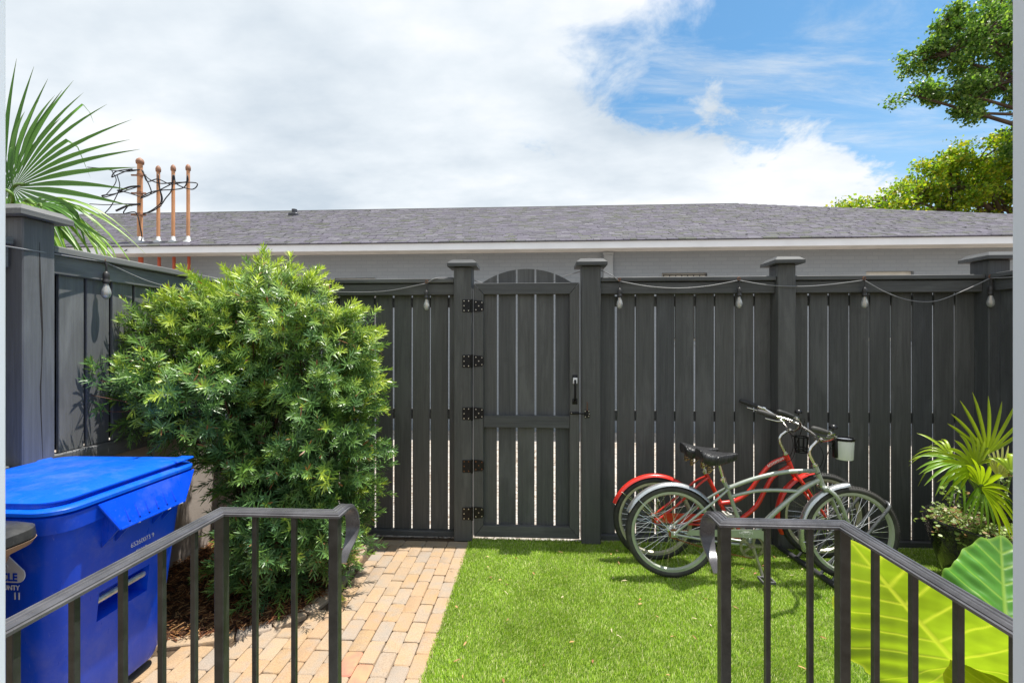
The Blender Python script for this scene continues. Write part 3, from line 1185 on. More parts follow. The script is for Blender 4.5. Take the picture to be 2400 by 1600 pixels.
def mulch():
    Mg = Mat('mulch_soil')
    v = Mg.coords(rand=False)
    Mg.set(Mg.ramp(Mg.noise(v, 40, 8), [(.3, srgb(40, 26, 18)), (.7, srgb(92, 62, 44))]), .95)
    Mg.bump(Mg.noise(v, 60, 6), 1.0, .02)
    poly = [(q.x, q.y) for q in CV] + [(-2.84, 4.03)]
    n = len(poly)
    m = MB()
    m.add([(x, y, -.004) for x, y in poly], [tuple(range(n))])
    b = tag(m.build('planting_bed', Mg.m), kind='structure')
    # pine-straw and bark shreds
    N = 9000
    P = np.empty((0, 2))
    poly_a = np.array(poly)
    while len(P) < N:
        c = np.column_stack((RNG.uniform(-2.83, -1.40, N), RNG.uniform(2.42, 4.02, N)))
        x, y = c[:, 0], c[:, 1]
        ins = np.zeros(len(c), bool)
        j = n - 1
        for i in range(n):
            xi, yi, xj, yj = *poly_a[i], *poly_a[j]
            cond = ((yi > y) != (yj > y)) & (x < (xj - xi) * (y - yi) / (yj - yi + 1e-12) + xi)
            ins ^= cond
            j = i
        P = np.vstack((P, c[ins]))
    P = P[:N]
    a = RNG.uniform(0, 2 * PI, N)
    L = RNG.uniform(.02, .075, N)
    w = RNG.uniform(.0012, .004, N)
    z = RNG.uniform(0, .03, N)
    dz = RNG.uniform(-.012, .016, N)
    d = np.column_stack((np.cos(a), np.sin(a)))
    s = np.column_stack((-np.sin(a), np.cos(a))) * w[:, None]
    A, B = P - d * L[:, None] / 2, P + d * L[:, None] / 2
    V = np.empty((N, 4, 3))
    V[:, 0, :2], V[:, 1, :2], V[:, 2, :2], V[:, 3, :2] = A - s, B - s, B + s, A + s
    V[:, 0, 2] = V[:, 3, 2] = z
    V[:, 1, 2] = V[:, 2, 2] = z + dz
    V[:, 2:, 2] += .002
    pal = np.array([srgb(120, 74, 46), srgb(86, 54, 36), srgb(150, 106, 66), srgb(62, 40, 28), srgb(176, 136, 92)])
    col = pal[RNG.integers(0, 5, N)] * RNG.uniform(.7, 1.2, N)[:, None]
    M = Mat('mulch_shred')
    M.set(M.node('ShaderNodeVertexColor', layer_name='Col').outputs[0], .85, 0, .2)
    o = raw_mesh('mulch', V.reshape(-1, 3), np.arange(4 * N), M.m, None, np.repeat(col, 4, 0), nper=[4] * N)
    tag(o, 'dark brown bark and pine straw mulch under the shrub', 'mulch', kind='stuff')


mulch()


def fbm2(x, y, seed=0):
    r = np.random.default_rng(seed)
    out = np.zeros_like(x)
    for k in range(5):
        f = 1.3 * 1.9 ** k
        a, p1, p2 = r.uniform(0, 2 * PI), r.uniform(0, 9), r.uniform(0, 9)
        out += np.sin(f * (x * math.cos(a) + y * math.sin(a)) * 2 + p1) * np.cos(f * (-x * math.sin(a) + y * math.cos(a)) * 2 + p2) / (1 + .55 * k)
    return out / 2.2


def turf():
    Mb = Mat('turf_backing')
    v = Mb.coords(rand=False)
    Mb.set(Mb.ramp(Mb.noise(v, 70, 5), [(.3, srgb(66, 88, 26)), (.7, srgb(110, 128, 48))]), .95)
    m = MB()
    m.add([(-.585, 1.3, -.006), (3.79, 1.3, -.006), (3.79, 4.03, -.006), (-.585, 4.03, -.006)], [(0, 1, 2, 3)])
    tag(m.build('lawn', Mb.m), kind='structure')
    N = 380000
    # denser where the yard is seen close up
    y = 1.95 + (4.03 - 1.95) * RNG.random(N) ** 1.08
    x = RNG.uniform(-.60, 3.72, N)
    x += np.where(x < -.57, RNG.uniform(-.02, .012, N) * np.abs(np.sin(y * 9.0) * np.sin(y * 23.0 + 1)), 0)
    xn, yn = RNG.uniform(-.60, 2.9, 60000), RNG.uniform(1.66, 1.95, 60000)
    x, y = np.concatenate((x, xn)), np.concatenate((y, yn))
    keep = (x < 1.25 + np.maximum(y - 1.95, 0) * 1.4) | (RNG.random(len(x)) < .35)
    x, y = x[keep], y[keep]
    n = len(x)
    g = fbm2(x * 1.4, y * 1.4, 3)
    g2 = fbm2(x * 5, y * 5, 8)
    a = RNG.uniform(0, 2 * PI, n)
    lean_a = .9 + g * 1.4 + RNG.normal(0, .9, n)
    h = RNG.uniform(.011, .022, n) * (1 + .18 * g2)
    w = RNG.uniform(.0010, .0018, n)
    lean = RNG.uniform(.15, .95, n) * h
    side = np.column_stack((np.cos(a), np.sin(a), np.zeros(n))) * w[:, None]
    base = np.column_stack((x, y, np.full(n, -.004)))
    ld = np.column_stack((np.cos(lean_a), np.sin(lean_a), np.zeros(n)))
    mid = base + ld * (lean * .38)[:, None]
    mid[:, 2] += h * .62
    tip = base + ld * lean[:, None]
    tip[:, 2] += h * (1 - .12 * RNG.random(n))
    V = np.empty((n, 5, 3))
    V[:, 0], V[:, 1] = base - side, base + side
    V[:, 2], V[:, 3] = mid + side * .85, mid - side * .85
    V[:, 4] = tip
    idx = np.arange(n) * 5
    F = np.empty((n, 7), dtype=np.int64)
    for k, q in enumerate((0, 1, 2, 3, 3, 2, 4)):
        F[:, k] = idx + q
    tot = np.tile([4, 3], n)
    pal = np.array([srgb(142, 176, 46), srgb(170, 198, 70), srgb(110, 150, 38), srgb(200, 216, 130), srgb(216, 212, 158)])
    k = RNG.choice(5, n, p=[.33, .29, .17, .13, .08])
    col = pal[k] * (RNG.uniform(.8, 1.2, n) * (1 + .12 * g + .08 * g2))[:, None]
    C = np.repeat(col, 5, 0)
    mt = leafy('turf_blade', .42, .28, (1.1, 1.2, .6), .35)
    o = raw_mesh('turf_blades', V.reshape(-1, 3), F.ravel(), mt, None, C, nper=tot)
    tag(o, 'short bright green artificial turf between path and right fence', 'turf', kind='stuff')


turf()


def fallen_leaves():
    pal = [srgb(180, 140, 92), srgb(190, 160, 114), srgb(156, 108, 66), srgb(186, 172, 138), srgb(140, 100, 66)]
    mats = [simple('dry_leaf_%d' % i, c, .7, 0, .18, 40) for i, c in enumerate(pal)]
    meshes = []
    for s in range(6):
        rr = random.Random(s + 50)
        L, W, cu = rr.uniform(.020, .034), rr.uniform(.006, .011), rr.uniform(.002, .008)
        m = MB()
        n = 6
        vs, fs = [], []
        for i in range(n + 1):
            t = i / n
            w = W * math.sin(PI * (t * .94 + .03)) ** .7
            z = cu * math.sin(PI * t) + .003
            for q in (-1, 0, 1):
                vs.append(((t - .5) * 2 * L, q * w, z + abs(q) * rr.uniform(.002, .006)))
        for i in range(n):
            for q in range(2):
                a = i * 3 + q
                fs.append((a, a + 3, a + 4, a + 1))
        m.add(vs, fs)
        meshes.append(m.mesh('leaf', True))
    rr = random.Random(77)
    k1 = 2352 / 2400
    spots = [(1060, 1330), (1190, 1447), (1085, 1580), (1143, 1301), (1143, 1325), (1150, 1350), (1172, 1355), (1190, 1367), (1210, 1305), (1314, 1291), (1325, 1347),
             (1185, 1385), (1318, 1395), (1434, 1472), (1450, 1487), (1070, 1418), (1094, 1487), (1090, 1503), (1072, 1543), (1180, 1590), (1274, 1554),
             (1432, 1295), (1450, 1303), (1446, 1287), (1450, 1316), (1438, 1350), (1464, 1357), (1500, 1400), (1594, 1345), (1628, 1355), (1640, 1385), (1655, 1400), (1627, 1445),
             (1665, 1460), (1578, 1488), (1628, 1489), (1566, 1577), (1500, 1411), (1740, 1330), (1770, 1340), (1790, 1322), (1815, 1302), (1830, 1308), (1852, 1300), (1700, 1345), (1724, 1420),
             (1856, 1345), (1880, 1330), (1930, 1490), (1945, 1410), (1880, 1560), (1540, 1440), (1250, 1340), (1390, 1545), (1340, 1500)]
    meshes2 = {}
    for i, (px, py) in enumerate(spots):
        u, vv = (px - 1200) / FPX, (800 - py) / FPX
        d = Vector((-SA + u * CA, CA + u * SA, vv))
        q = d * ((.03 - CAMZ) / vv)
        key = (rr.randrange(6), rr.randrange(5))
        if key not in meshes2:
            me = meshes[key[0]].copy()
            me.materials.append(mats[key[1]])
            meshes2[key] = me
        o = link('fallen_leaf', meshes2[key], None, (q.x, q.y, .018), (rr.uniform(-.35, .35), rr.uniform(-.35, .35), rr.uniform(0, 6.28)))
        s = rr.uniform(.4, .68)
        o.scale = (s, s, s)
        tag(o, 'small dry tan leaf lying on the green turf', 'leaf', 'dry leaves scattered on the turf')


fallen_leaves()

# ================================================================== doorway, porch, railings
def doorway():
    m = simple('door_frame_paint', srgb(206, 214, 222), .4, 0, .03, 3)
    d = thing('door_frame', 'pale blue grey door frame at the left and right picture edges', 'door frame', (0, .4, .36))
    for n, a, b in (('jamb', -.548, -.5105), ('jamb', .4025, .442)):
        q = MB()
        q.box(a, b, -.10, .012, 0, 2.2, .003)
        q.build(n, m, d)
    q = MB()
    q.box(-.548, .442, -.10, .012, 2.202, 2.26, .003)
    q.build('head', m, d)
    q = MB()
    q.box(-.509, .4015, -.10, .03, -.005, .02, .003)
    q.build('threshold', simple('threshold_metal', (.3, .3, .3), .4, .7), d)
    mc = simple('porch_concrete', (.40, .39, .37), .85, 0, .1, 3, .2)
    s = MB()
    s.box(-.96, .86, .402, 1.32, -.02, .358, .008)
    tag(s.build('porch_landing', mc), kind='structure')
    s = MB()
    s.box(-.58, .50, 1.322, 1.64, -.02, .178, .008)
    tag(s.build('porch_step', mc), kind='structure')


doorway()


def railing(name_label, corner_x, end_x, side_ys, front_xs):
    m_rail = simple('black_railing_paint', (.090, .087, .093), .27, .1, .22, 14, .1, 300)
    m_bal = simple('black_baluster_paint', (.034, .035, .033), .36, .2, .25, 25, .12, 200)
    root = thing('porch_railing', name_label, 'railing', (0, 0, 0), 0, 'black metal porch railings')
    Y0, zt, zl = 1.25, 1.274, .358
    prof = [(-.021, 0), (-.021, .006), (-.0165, .0075), (-.0165, .0095), (-.0125, .014), (-.009, .0138), (-.0075, .0112), (-.0035, .0112), (-.002, .0135), (.002, .0135), (.0035, .0112), (.0075, .0112), (.009, .0138), (.0125, .014), (.0165, .0095), (.0165, .0075), (.021, .006), (.021, 0)]
    sx = 1 if end_x > corner_x else -1
    pts = [(Vector((corner_x, .42, zt)), Vector((-sx, 0, 0)), Vector((0, 0, 1)))]
    pts.append((Vector((corner_x, Y0, zt)), Vector((-sx, 1, 0)), Vector((0, 0, 1))))
    pts.append((Vector((end_x, Y0, zt)), Vector((-sx, 1, 0)), Vector((0, 0, 1))))
    # turn away from the house, curl down and back
    curl = smooth_path([(1.278, 0), (1.315, -.003), (1.352, -.020), (1.378, -.056), (1.384, -.098), (1.364, -.134), (1.334, -.156), (1.314, -.180)], 4)
    P = [Vector((end_x, q.x, zt + q.y)) for q in curl]
    m = MB()
    rings = []
    for p, s, u in pts:
        rings.append([p + s * a + u * (b - .014) for a, b in prof])
    for i, p in enumerate(P):
        t = (P[min(i + 1, len(P) - 1)] - P[max(i - 1, 0)]).normalized()
        u = Vector((0, -t.z, t.y))
        k = 1.0 if i < len(P) * .55 else 1.0 - .68 * ((i - len(P) * .55) / (len(P) * .45))
        rings.append([p + Vector((-sx, 0, 0)) * (a * k) + u * (b - .014) for a, b in prof])
    m.loft(rings[:3] + [rings[3]])
    m.build('handrail', m_rail, root, 25)
    m = MB()
    m.loft(rings[3:])
    m.build('scroll_end', m_rail, root, 25)
    for x, y in ((corner_x, Y0), (end_x, Y0), (corner_x, .46)):
        b = MB()
        h = .0135
        b.box(x - h, x + h, y - h, y + h, zl, zt - .0145, .0015)
        b.build('post', m_bal, root)
    h = .0066
    b = MB()
    b.box(-h, h, -h, h, 0, zt - .0145 - zl - .08, .001)
    me = b.mesh('baluster')
    me.materials.append(m_bal)
    for y in side_ys:
        link('baluster', me, root, (corner_x, y, zl + .08))
    for x in front_xs:
        link('baluster', me, root, (x, Y0, zl + .08))
    b = MB()
    b.box(corner_x - .009, corner_x + .009, .474, Y0 - .0145, zl + .055, zl + .079)
    b.build('bottom_bar', m_bal, root)
    b = MB()
    b.box(min(corner_x, end_x) + .0145, max(corner_x, end_x) - .0145, Y0 - .009, Y0 + .009, zl + .055, zl + .079)
    b.build('bottom_bar', m_bal, root)


railing('black metal railing on the left of the steps, in front of the blue bin', -.899, -.568, [.525, .629, .733, .836, .940, 1.043, 1.146], [-.800, -.686])
railing('black metal railing on the right of the steps, in front of the big leaves', .805, .500, [.50, .605, .709, .813, .918, 1.023, 1.133], [.612, .722])


# ================================================================== bins
def rrect(x0, x1, y0, y1, r, z, n=5, zf=None):
    out = []
    for cx, cy, a0 in ((x1 - r, y0 + r, -PI / 2), (x1 - r, y1 - r, 0), (x0 + r, y1 - r, PI / 2), (x0 + r, y0 + r, PI)):
        for k in range(n + 1):
            a = a0 + PI / 2 * k / n
            x, y = cx + r * math.cos(a), cy + r * math.sin(a)
            out.append(Vector((x, y, z if zf is None else z + zf(x, y))))
    return out


def plastic(name, col, rough=.38):
    M = Mat(name)
    v = M.coords(rand=False)
    sc = M.noise(M.coords((1, 1, .15), rand=False), 26, 6, .7)
    c = M.ramp(M.noise(v, 2.5, 5), [(.3, tuple(q * .86 for q in col)), (.7, tuple(min(1, q * 1.1) for q in col))])
    c = M.mixc(M.ramp(M.noise(v, 55, 3), [(.70, (0, 0, 0)), (.80, (.35, .35, .35))]), c, tuple(min(1, q * .8 + .16) for q in col))
    scr = M.noise(M.coords((60, 60, 2.2), rand=False), 3.2, 3, .5, 1.2)
    c = M.mixc(M.ramp(scr, [(.68, (0, 0, 0)), (.74, (.22, .22, .22))]), c, tuple(min(1, q * .6 + .30) for q in col))
    dust = M.noise(v, 5.5, 7, .7)
    c = M.mixc(M.ramp(dust, [(.50, (0, 0, 0)), (.8, (.16, .16, .16))]), c, (.42, .40, .37))
    M.set(c, None, 0, .32)
    M.L.new(M.ramp(sc, [(.3, (rough - .1,) * 3), (.7, (rough + .14,) * 3)]), M.b.inputs['Roughness'])
    M.bump(M.noise(v, 9, 3), .08, .02)
    return M.m


def blue_bin():
    root = thing('recycling_bin', 'blue wheeled recycling bin with hinged lid behind the left railing', 'bin', (-2.35, 2.11, 0))
    root.scale = (1, 1, 1.07)
    ox, oy = -2.35, 2.11
    m_b = plastic('blue_plastic', (.001, .062, .66), .34)
    m_l = plastic('blue_lid_plastic', (.002, .100, .70), .34)
    mt_white = simple('white_print', (.72, .74, .78), .6)

    def ring(x0, x1, y0, y1, r, z, zf=None):
        return [p - Vector((ox, oy, 0)) for p in rrect(x0, x1, y0, y1, r, z, 6, zf)]
    b = MB()
    b.loft([ring(-2.64, -2.075, 1.83, 2.39, .07, .05), ring(-2.66, -2.055, 1.81, 2.41, .08, .10), ring(-2.72, -1.985, 1.765, 2.455, .09, .72),
            ring(-2.735, -1.965, 1.755, 2.465, .09, .88), ring(-2.735, -1.965, 1.755, 2.465, .09, .93)])
    body = b.build('body', m_b, root, 40)
    # lift-bar pocket cut into the front
    cut = MB()
    cut.loft([[Vector((.22, -.13, .44)), Vector((.7, -.15, .42)), Vector((.7, .15, .42)), Vector((.22, .13, .44))],
              [Vector((.22, -.13, .55)), Vector((.7, -.15, .59)), Vector((.7, .15, .59)), Vector((.22, .13, .55))]])
    co = cut.build('cut', m_b)
    co.location = root.location
    co.scale = root.scale
    mod = body.modifiers.new('pocket', 'BOOLEAN')
    mod.operation = 'DIFFERENCE'
    mod.solver = 'EXACT'
    mod.object = co
    bpy.context.view_layer.update()
    dg = bpy.context.evaluated_depsgraph_get()
    me = bpy.data.meshes.new_from_object(body.evaluated_get(dg))
    body.modifiers.clear()
    body.data = me
    bpy.data.objects.remove(co)
    br = MB()
    br.tube([(.315, -.145, .515), (.315, .145, .515)], .0135, 12)
    br.build('lift_bar', simple('galvanised_bar', (.62, .62, .60), .4, .6, .15, 30), body, 50)
    # rim flange
    r = MB()
    r.loft([ring(-2.745, -1.955, 1.745, 2.475, .09, .895), ring(-2.765, -1.935, 1.725, 2.495, .10, .900), ring(-2.772, -1.928, 1.718, 2.502, .10, .965), ring(-2.755, -1.945, 1.735, 2.485, .09, .972)])
    r.build('rim', m_b, root, 40)
    # flared grab lip on the front with its ribs
    lp = MB()
    xo, xi = .424, .478
    quad = [(xo, -.215, .966), (xo, .335, .966), (xi, .205, .846), (xi, -.165, .846)]
    n = Vector((.12, 0, .054)).normalized() * .006
    a = [Vector(q) for q in quad]
    lp.loft([[p + n for p in a], [p - n for p in a]])
    lp.tube([a[3], a[2]], .008, 8)
    lp.tube([a[0], a[3]], .006, 6)
    lp.tube([a[1], a[2]], .006, 6)
    lip = lp.build('grab_lip', m_b, root, 40)
    rb = MB()
    for k in range(6):
        y = -.115 + k * .053
        p0, p1 = Vector((.440, y, .930)), Vector((.470, y, .864))
        rb.tube([p0 + n * .9, p1 + n * 1.2], [.0015, .006], 6)
    tag(rb.build('ribs', m_b, lip), kind='stuff')
    sc = MB()
    rq = random.Random(2)
    yy = -.155
    while yy < .20:
        ln = rq.uniform(.008, .04)
        sc.tube([(xi + .0035, yy, .8425 + rq.uniform(0, .003)), (xi + .0045, min(yy + ln, .203), .8425 + rq.uniform(0, .003))], rq.uniform(.0018, .0042), 5)
        yy += ln + rq.uniform(.002, .02)
    tag(sc.build('scuffed_edge', simple('scuffed_plastic', (.50, .56, .70), .7), lip), kind='stuff')
    for y in (-.145, -.075, .13, .19):
        gs = MB()
        gs.prism([(.38, .93), (.465, .852), (.452, .84), (.374, .76)], y - .006, y + .006, 'y')
        gs.build('gusset', m_b, lip)
    # side web
    sw = MB()
    sw.box(.10, .112, -.372, -.345, .74, .90, .004)
    sw.build('side_rib', m_b, body)
    # lid: skirt, groove, crowned top
    dome = lambda x, y: .052 * max(0, 1 - ((x + 2.28) / .52) ** 2) * max(0, 1 - .75 * ((y - 2.11) / .42) ** 2)
    l = MB()
    l.loft([ring(-2.765, -1.934, 1.722, 2.498, .10, .9735), ring(-2.775, -1.922, 1.712, 2.508, .11, .977), ring(-2.775, -1.922, 1.712, 2.508, .11, .990),
            ring(-2.768, -1.930, 1.720, 2.500, .10, .996), ring(-2.755, -1.985, 1.742, 2.478, .09, .998), ring(-2.755, -1.990, 1.746, 2.474, .09, 1.006, lambda x, y: .35 * dome(x, y)),
            ring(-2.765, -1.958, 1.736, 2.484, .10, 1.008, lambda x, y: .35 * dome(x, y)), ring(-2.765, -1.958, 1.736, 2.484, .10, 1.013, lambda x, y: .4 * dome(x, y)), ring(-2.74, -1.985, 1.765, 2.455, .09, 1.016, lambda x, y: .5 * dome(x, y)),
            ring(-2.68, -2.06, 1.82, 2.40, .08, 1.010, dome), ring(-2.66, -2.08, 1.84, 2.38, .08, 1.004, dome), ring(-2.55, -2.2, 1.95, 2.27, .06, 1.002, dome)])
    lid = l.build('lid', m_l, root, 38)
    t = MB()
    for y in (1.80, 2.35):
        t.box(-2.80 - ox, -2.74 - ox, y - oy, y + .09 - oy, .985, 1.022, .010)
    t.box(-2.02 - ox, -1.945 - ox, 2.36 - oy, 2.48 - oy, 1.018, 1.030, .005)
    t.build('lid_tab', m_l, lid)
    w = MB()
    for y in (-.27, .27):
        w.lathe([(.02, y - .03), (.12, y - .03), (.125, y - .02), (.125, y + .02), (.12, y + .03), (.02, y + .03)], (-.29, 0, .125), 22, 'y')
    w.build('wheel_pair', m_rubber, root, 40)

    def put(txt, size, loc, rot, mat, par, name='lettering', bold=0.0, sp=1.0):
        me = text_mesh(txt, size, .0006, bold, sp)
        me.materials.append(mat)
        return link(name, me, par, loc, rot)
    R_x = (PI / 2, 0, PI / 2)          # reads on the face turned to +x
    R_y = (PI / 2, 0, 0)               # reads on the face turned to -y
    put('65260073 9', .030, (.3655, .075, .702), (PI / 2 - .105, 0, PI / 2), mt_white, body, 'serial_number', -.0004, .95)
    st = MB()
    st.box(.350, .3592, .045, .105, .612, .678)
    so_ = st.build('sticker', simple('scratched_sticker', (.66, .69, .74), .6, 0, .35, 60), body)
    bars = MB()
    rr = random.Random(4)
    y = .05
    while y < .098:
        wd = rr.choice((.002, .0035, .005))
        bars.box(.3593, .3602, y, y + wd, .624, .668)
        y += wd + rr.choice((.002, .004))
    bars.build('barcode', m_b, so_)
    # droplet-shaped recycling mark on the side turned to the porch
    yl = lambda z: -.361 + (.72 - z) * .072
    tri = []
    for cx, cz, a0, a1, r_ in ((.235, .747, -PI / 2, PI * .18, .030), (.13, .847, PI * .18, PI * .82, .018), (.025, .747, PI * .82, PI * 1.5, .030)):
        for k in range(7):
            a = a0 + (a1 - a0) * k / 6
            tri.append((cx + r_ * math.cos(a), cz + r_ * math.sin(a)))
    sh = Matrix.Rotation(-.072, 4, 'X')
    lg = MB()
    lg.prism(tri, -.3705, -.3668, 'y')
    mark = lg.build('recycling_mark', mt_white, body)
    inner = MB()
    inner.prism([(.165, .817), (.13, .857), (.123, .830)], -.3718, -.3707, 'y')
    inner.prism([(.13, .830), (.185, .765), (.13, .765)], -.3718, -.3707, 'y')
    inner.build('arrow', m_b, mark)
    ms = simple('mark_ring', (.7, .72, .76), .6)
    rg = MB()
    rg.tube([(.186 + .008 * math.cos(k * PI / 6), -.3722, .778 + .008 * math.sin(k * PI / 6)) for k in range(12)], .0014, 5, closed=True)
    rg.build('emblem_ring', ms, mark)
    put('RECYCLE', .042, (.148, -.3718, .737), R_y, m_b, mark, 'lettering', .0012)
    put('COUNTY', .026, (.180, -.3640, .694), R_y, mt_white, body, 'lettering', .0006)
    put('11', .036, (.222, -.3622, .661), R_y, mt_white, body, 'lettering', .0008)


blue_bin()


def tan_bin():
    ox, oy = -2.3, 1.33
    root = thing('rubbish_bin', 'tan bin with black lid, only its corner showing before the blue bin', 'bin', (ox + .06, oy, 0))
    m_t = plastic('tan_plastic', srgb(140, 116, 98), .6)
    m_k = plastic('black_lid_plastic', (.030, .031, .033), .4)

    def ring(x0, x1, y0, y1, r, z, zf=None):
        return [p - Vector((ox, oy, 0)) for p in rrect(x0, x1, y0, y1, r, z, 6, zf)]
    b = MB()
    b.loft([ring(-2.6, -2.22, 1.08, 1.56, .07, .05), ring(-2.62, -2.20, 1.06, 1.58, .08, .10), ring(-2.66, -2.09, 1.03, 1.62, .09, .78),
            ring(-2.68, -2.02, 1.01, 1.64, .09, .955), ring(-2.70, -1.965, .99, 1.665, .09, .985), ring(-2.70, -1.955, .985, 1.672, .09, 1.005)])
    b.build('body', m_t, root, 40)
    l = MB()
    l.loft([ring(-2.70, -1.962, .99, 1.666, .09, 1.007), ring(-2.705, -1.955, .985, 1.671, .09, 1.012), ring(-2.705, -1.958, .988, 1.668, .09, 1.045),
            ring(-2.69, -1.985, 1.01, 1.645, .08, 1.058), ring(-2.64, -2.05, 1.06, 1.59, .07, 1.060), ring(-2.62, -2.07, 1.08, 1.57, .07, 1.068), ring(-2.5, -2.2, 1.2, 1.45, .05, 1.075)])
    l.build('lid', m_k, root, 38)
    w = MB()
    for y in (-.24, .24):
        w.lathe([(.02, y - .03), (.12, y - .03), (.125, y), (.12, y + .03), (.02, y + .03)], (-.28, 0, .125), 20, 'y')
    w.build('wheel_pair', m_rubber, root, 40)


tan_bin()


# ================================================================== string lights
def string_lights():
    root = thing('string_light', 'string of clear bulbs on a thin cord looped along the fence tops', 'string lights', (0, 0, 0))
    m_cord = simple('grey_cord', (.20, .20, .21), .5, 0, .1)
    m_sock = simple('black_socket', (.03, .028, .028), .5, 0, .2, 40)
    G = Mat('bulb_glass')
    gl = G.node('ShaderNodeBsdfGlossy')
    gl.inputs['Roughness'].default_value = .04
    df = G.node('ShaderNodeBsdfDiffuse')
    df.inputs[0].default_value = (.8, .82, .82, 1)
    tr = G.node('ShaderNodeBsdfTransparent')
    fr = G.node('ShaderNodeFresnel')
    fr.inputs[0].default_value = 1.75
    m1 = G.node('ShaderNodeMixShader')
    m1.inputs[0].default_value = .34
    G.L.new(tr.outputs[0], m1.inputs[1])
    G.L.new(df.outputs[0], m1.inputs[2])
    m2 = G.node('ShaderNodeMixShader')
    G.L.new(fr.outputs[0], m2.inputs[0])
    G.L.new(m1.outputs[0], m2.inputs[1])
    G.L.new(gl.outputs[0], m2.inputs[2])
    G.L.new(m2.outputs[0], G.out.inputs[0])
    m_fil = simple('brass_filament', srgb(235, 190, 120), .35, .2, .1)
    h = [(-2.795, 2.79, 2.262), (-.975, 3.965, 2.262), (.705, 3.965, 2.268), (1.707, 3.965, 2.268), (2.727, 3.965, 2.262), (3.70, 3.94, 2.266)]
    segs = [[(-2.79, .6, 2.25), (-2.74, 1.2, 2.22), (-2.73, 2.0, 2.235), h[0]],
            [h[0], (-2.79, 3.2, 2.17), (-2.76, 3.72, 2.16), (-2.55, 3.96, 2.20), (-2.2, 3.965, 2.21), (-1.75, 3.965, 2.19), (-1.35, 3.965, 2.195), h[1]],
            [h[1], (-.90, 3.965, 2.305), (-.80, 4.06, 2.322), (-.66, 4.13, 2.33)],
            [(-.66, 4.13, 2.33), (-.3, 4.14, 2.24), (.05, 4.14, 2.27), (.25, 4.13, 2.34), (.46, 4.125, 2.40)],
            [(.46, 4.125, 2.40), (.56, 4.06, 2.375), (.64, 3.97, 2.32), h[2]],
            [h[2], (.95, 3.965, 2.222), (1.2, 3.965, 2.205), (1.45, 3.965, 2.222), h[3]],
            [h[3], (1.92, 3.94, 2.225), (2.1, 3.93, 2.21), (2.3, 3.94, 2.213), (2.52, 3.965, 2.235), h[4]],
            [h[4], (2.90, 3.965, 2.16), (3.1, 3.965, 2.09), (3.3, 3.965, 2.085), (3.52, 3.965, 2.17), h[5]],
            [h[5], (3.71, 3.6, 2.24), (3.71, 2.9, 2.2), (3.715, 2.2, 2.26)]]
    c = MB()
    for s in segs:
        c.tube(smooth_path(s, 6), .0042, 6)
    c.build('cord', m_cord, root, True)
    hk = MB()
    for p in h:
        hk.tube([(p[0] + .012 * math.cos(k * .6), p[1] - .004, p[2] + .014 + .012 * math.sin(k * .6)) for k in range(11)], .0022, 5)
    hk.build('hooks', m_rust, root)
    for i, p in enumerate(h):
        off = -.006 if i else 0
        x, y, z = p
        if i == 0:
            x += .012
        s = MB()
        s.tube(smooth_path([(0, 0, 0), (.003, 0, -.03), (0, 0, -.066)], 4), .0055, 7)
        s.lathe([(.006, -.060), (.013, -.066), (.0175, -.078), (.0185, -.10), (.0175, -.104), (.0175, -.118), (.019, -.120), (.019, -.135), (.015, -.140)], (0, 0, 0), 14)
        so_ = s.build('socket', m_sock, root, 40, (x, y + off, z))
        b = MB()
        b.lathe([(.013, -.137), (.0135, -.148), (.019, -.165), (.0255, -.185), (.0275, -.20), (.0255, -.215), (.018, -.230), (.008, -.2375), (.001, -.239)], (0, 0, 0), 18)
        b.build('bulb', G.m, so_, True)
        f = MB()
        for k in range(4):
            a = k * PI / 2 + .4
            f.tube([(.004 * math.cos(a), .004 * math.sin(a), -.150), (.009 * math.cos(a), .009 * math.sin(a), -.212)], .0014, 5)
        f.tube([(0, 0, -.138), (0, 0, -.165)], .004, 6)
        f.build('filament', m_fil, so_)


string_lights()


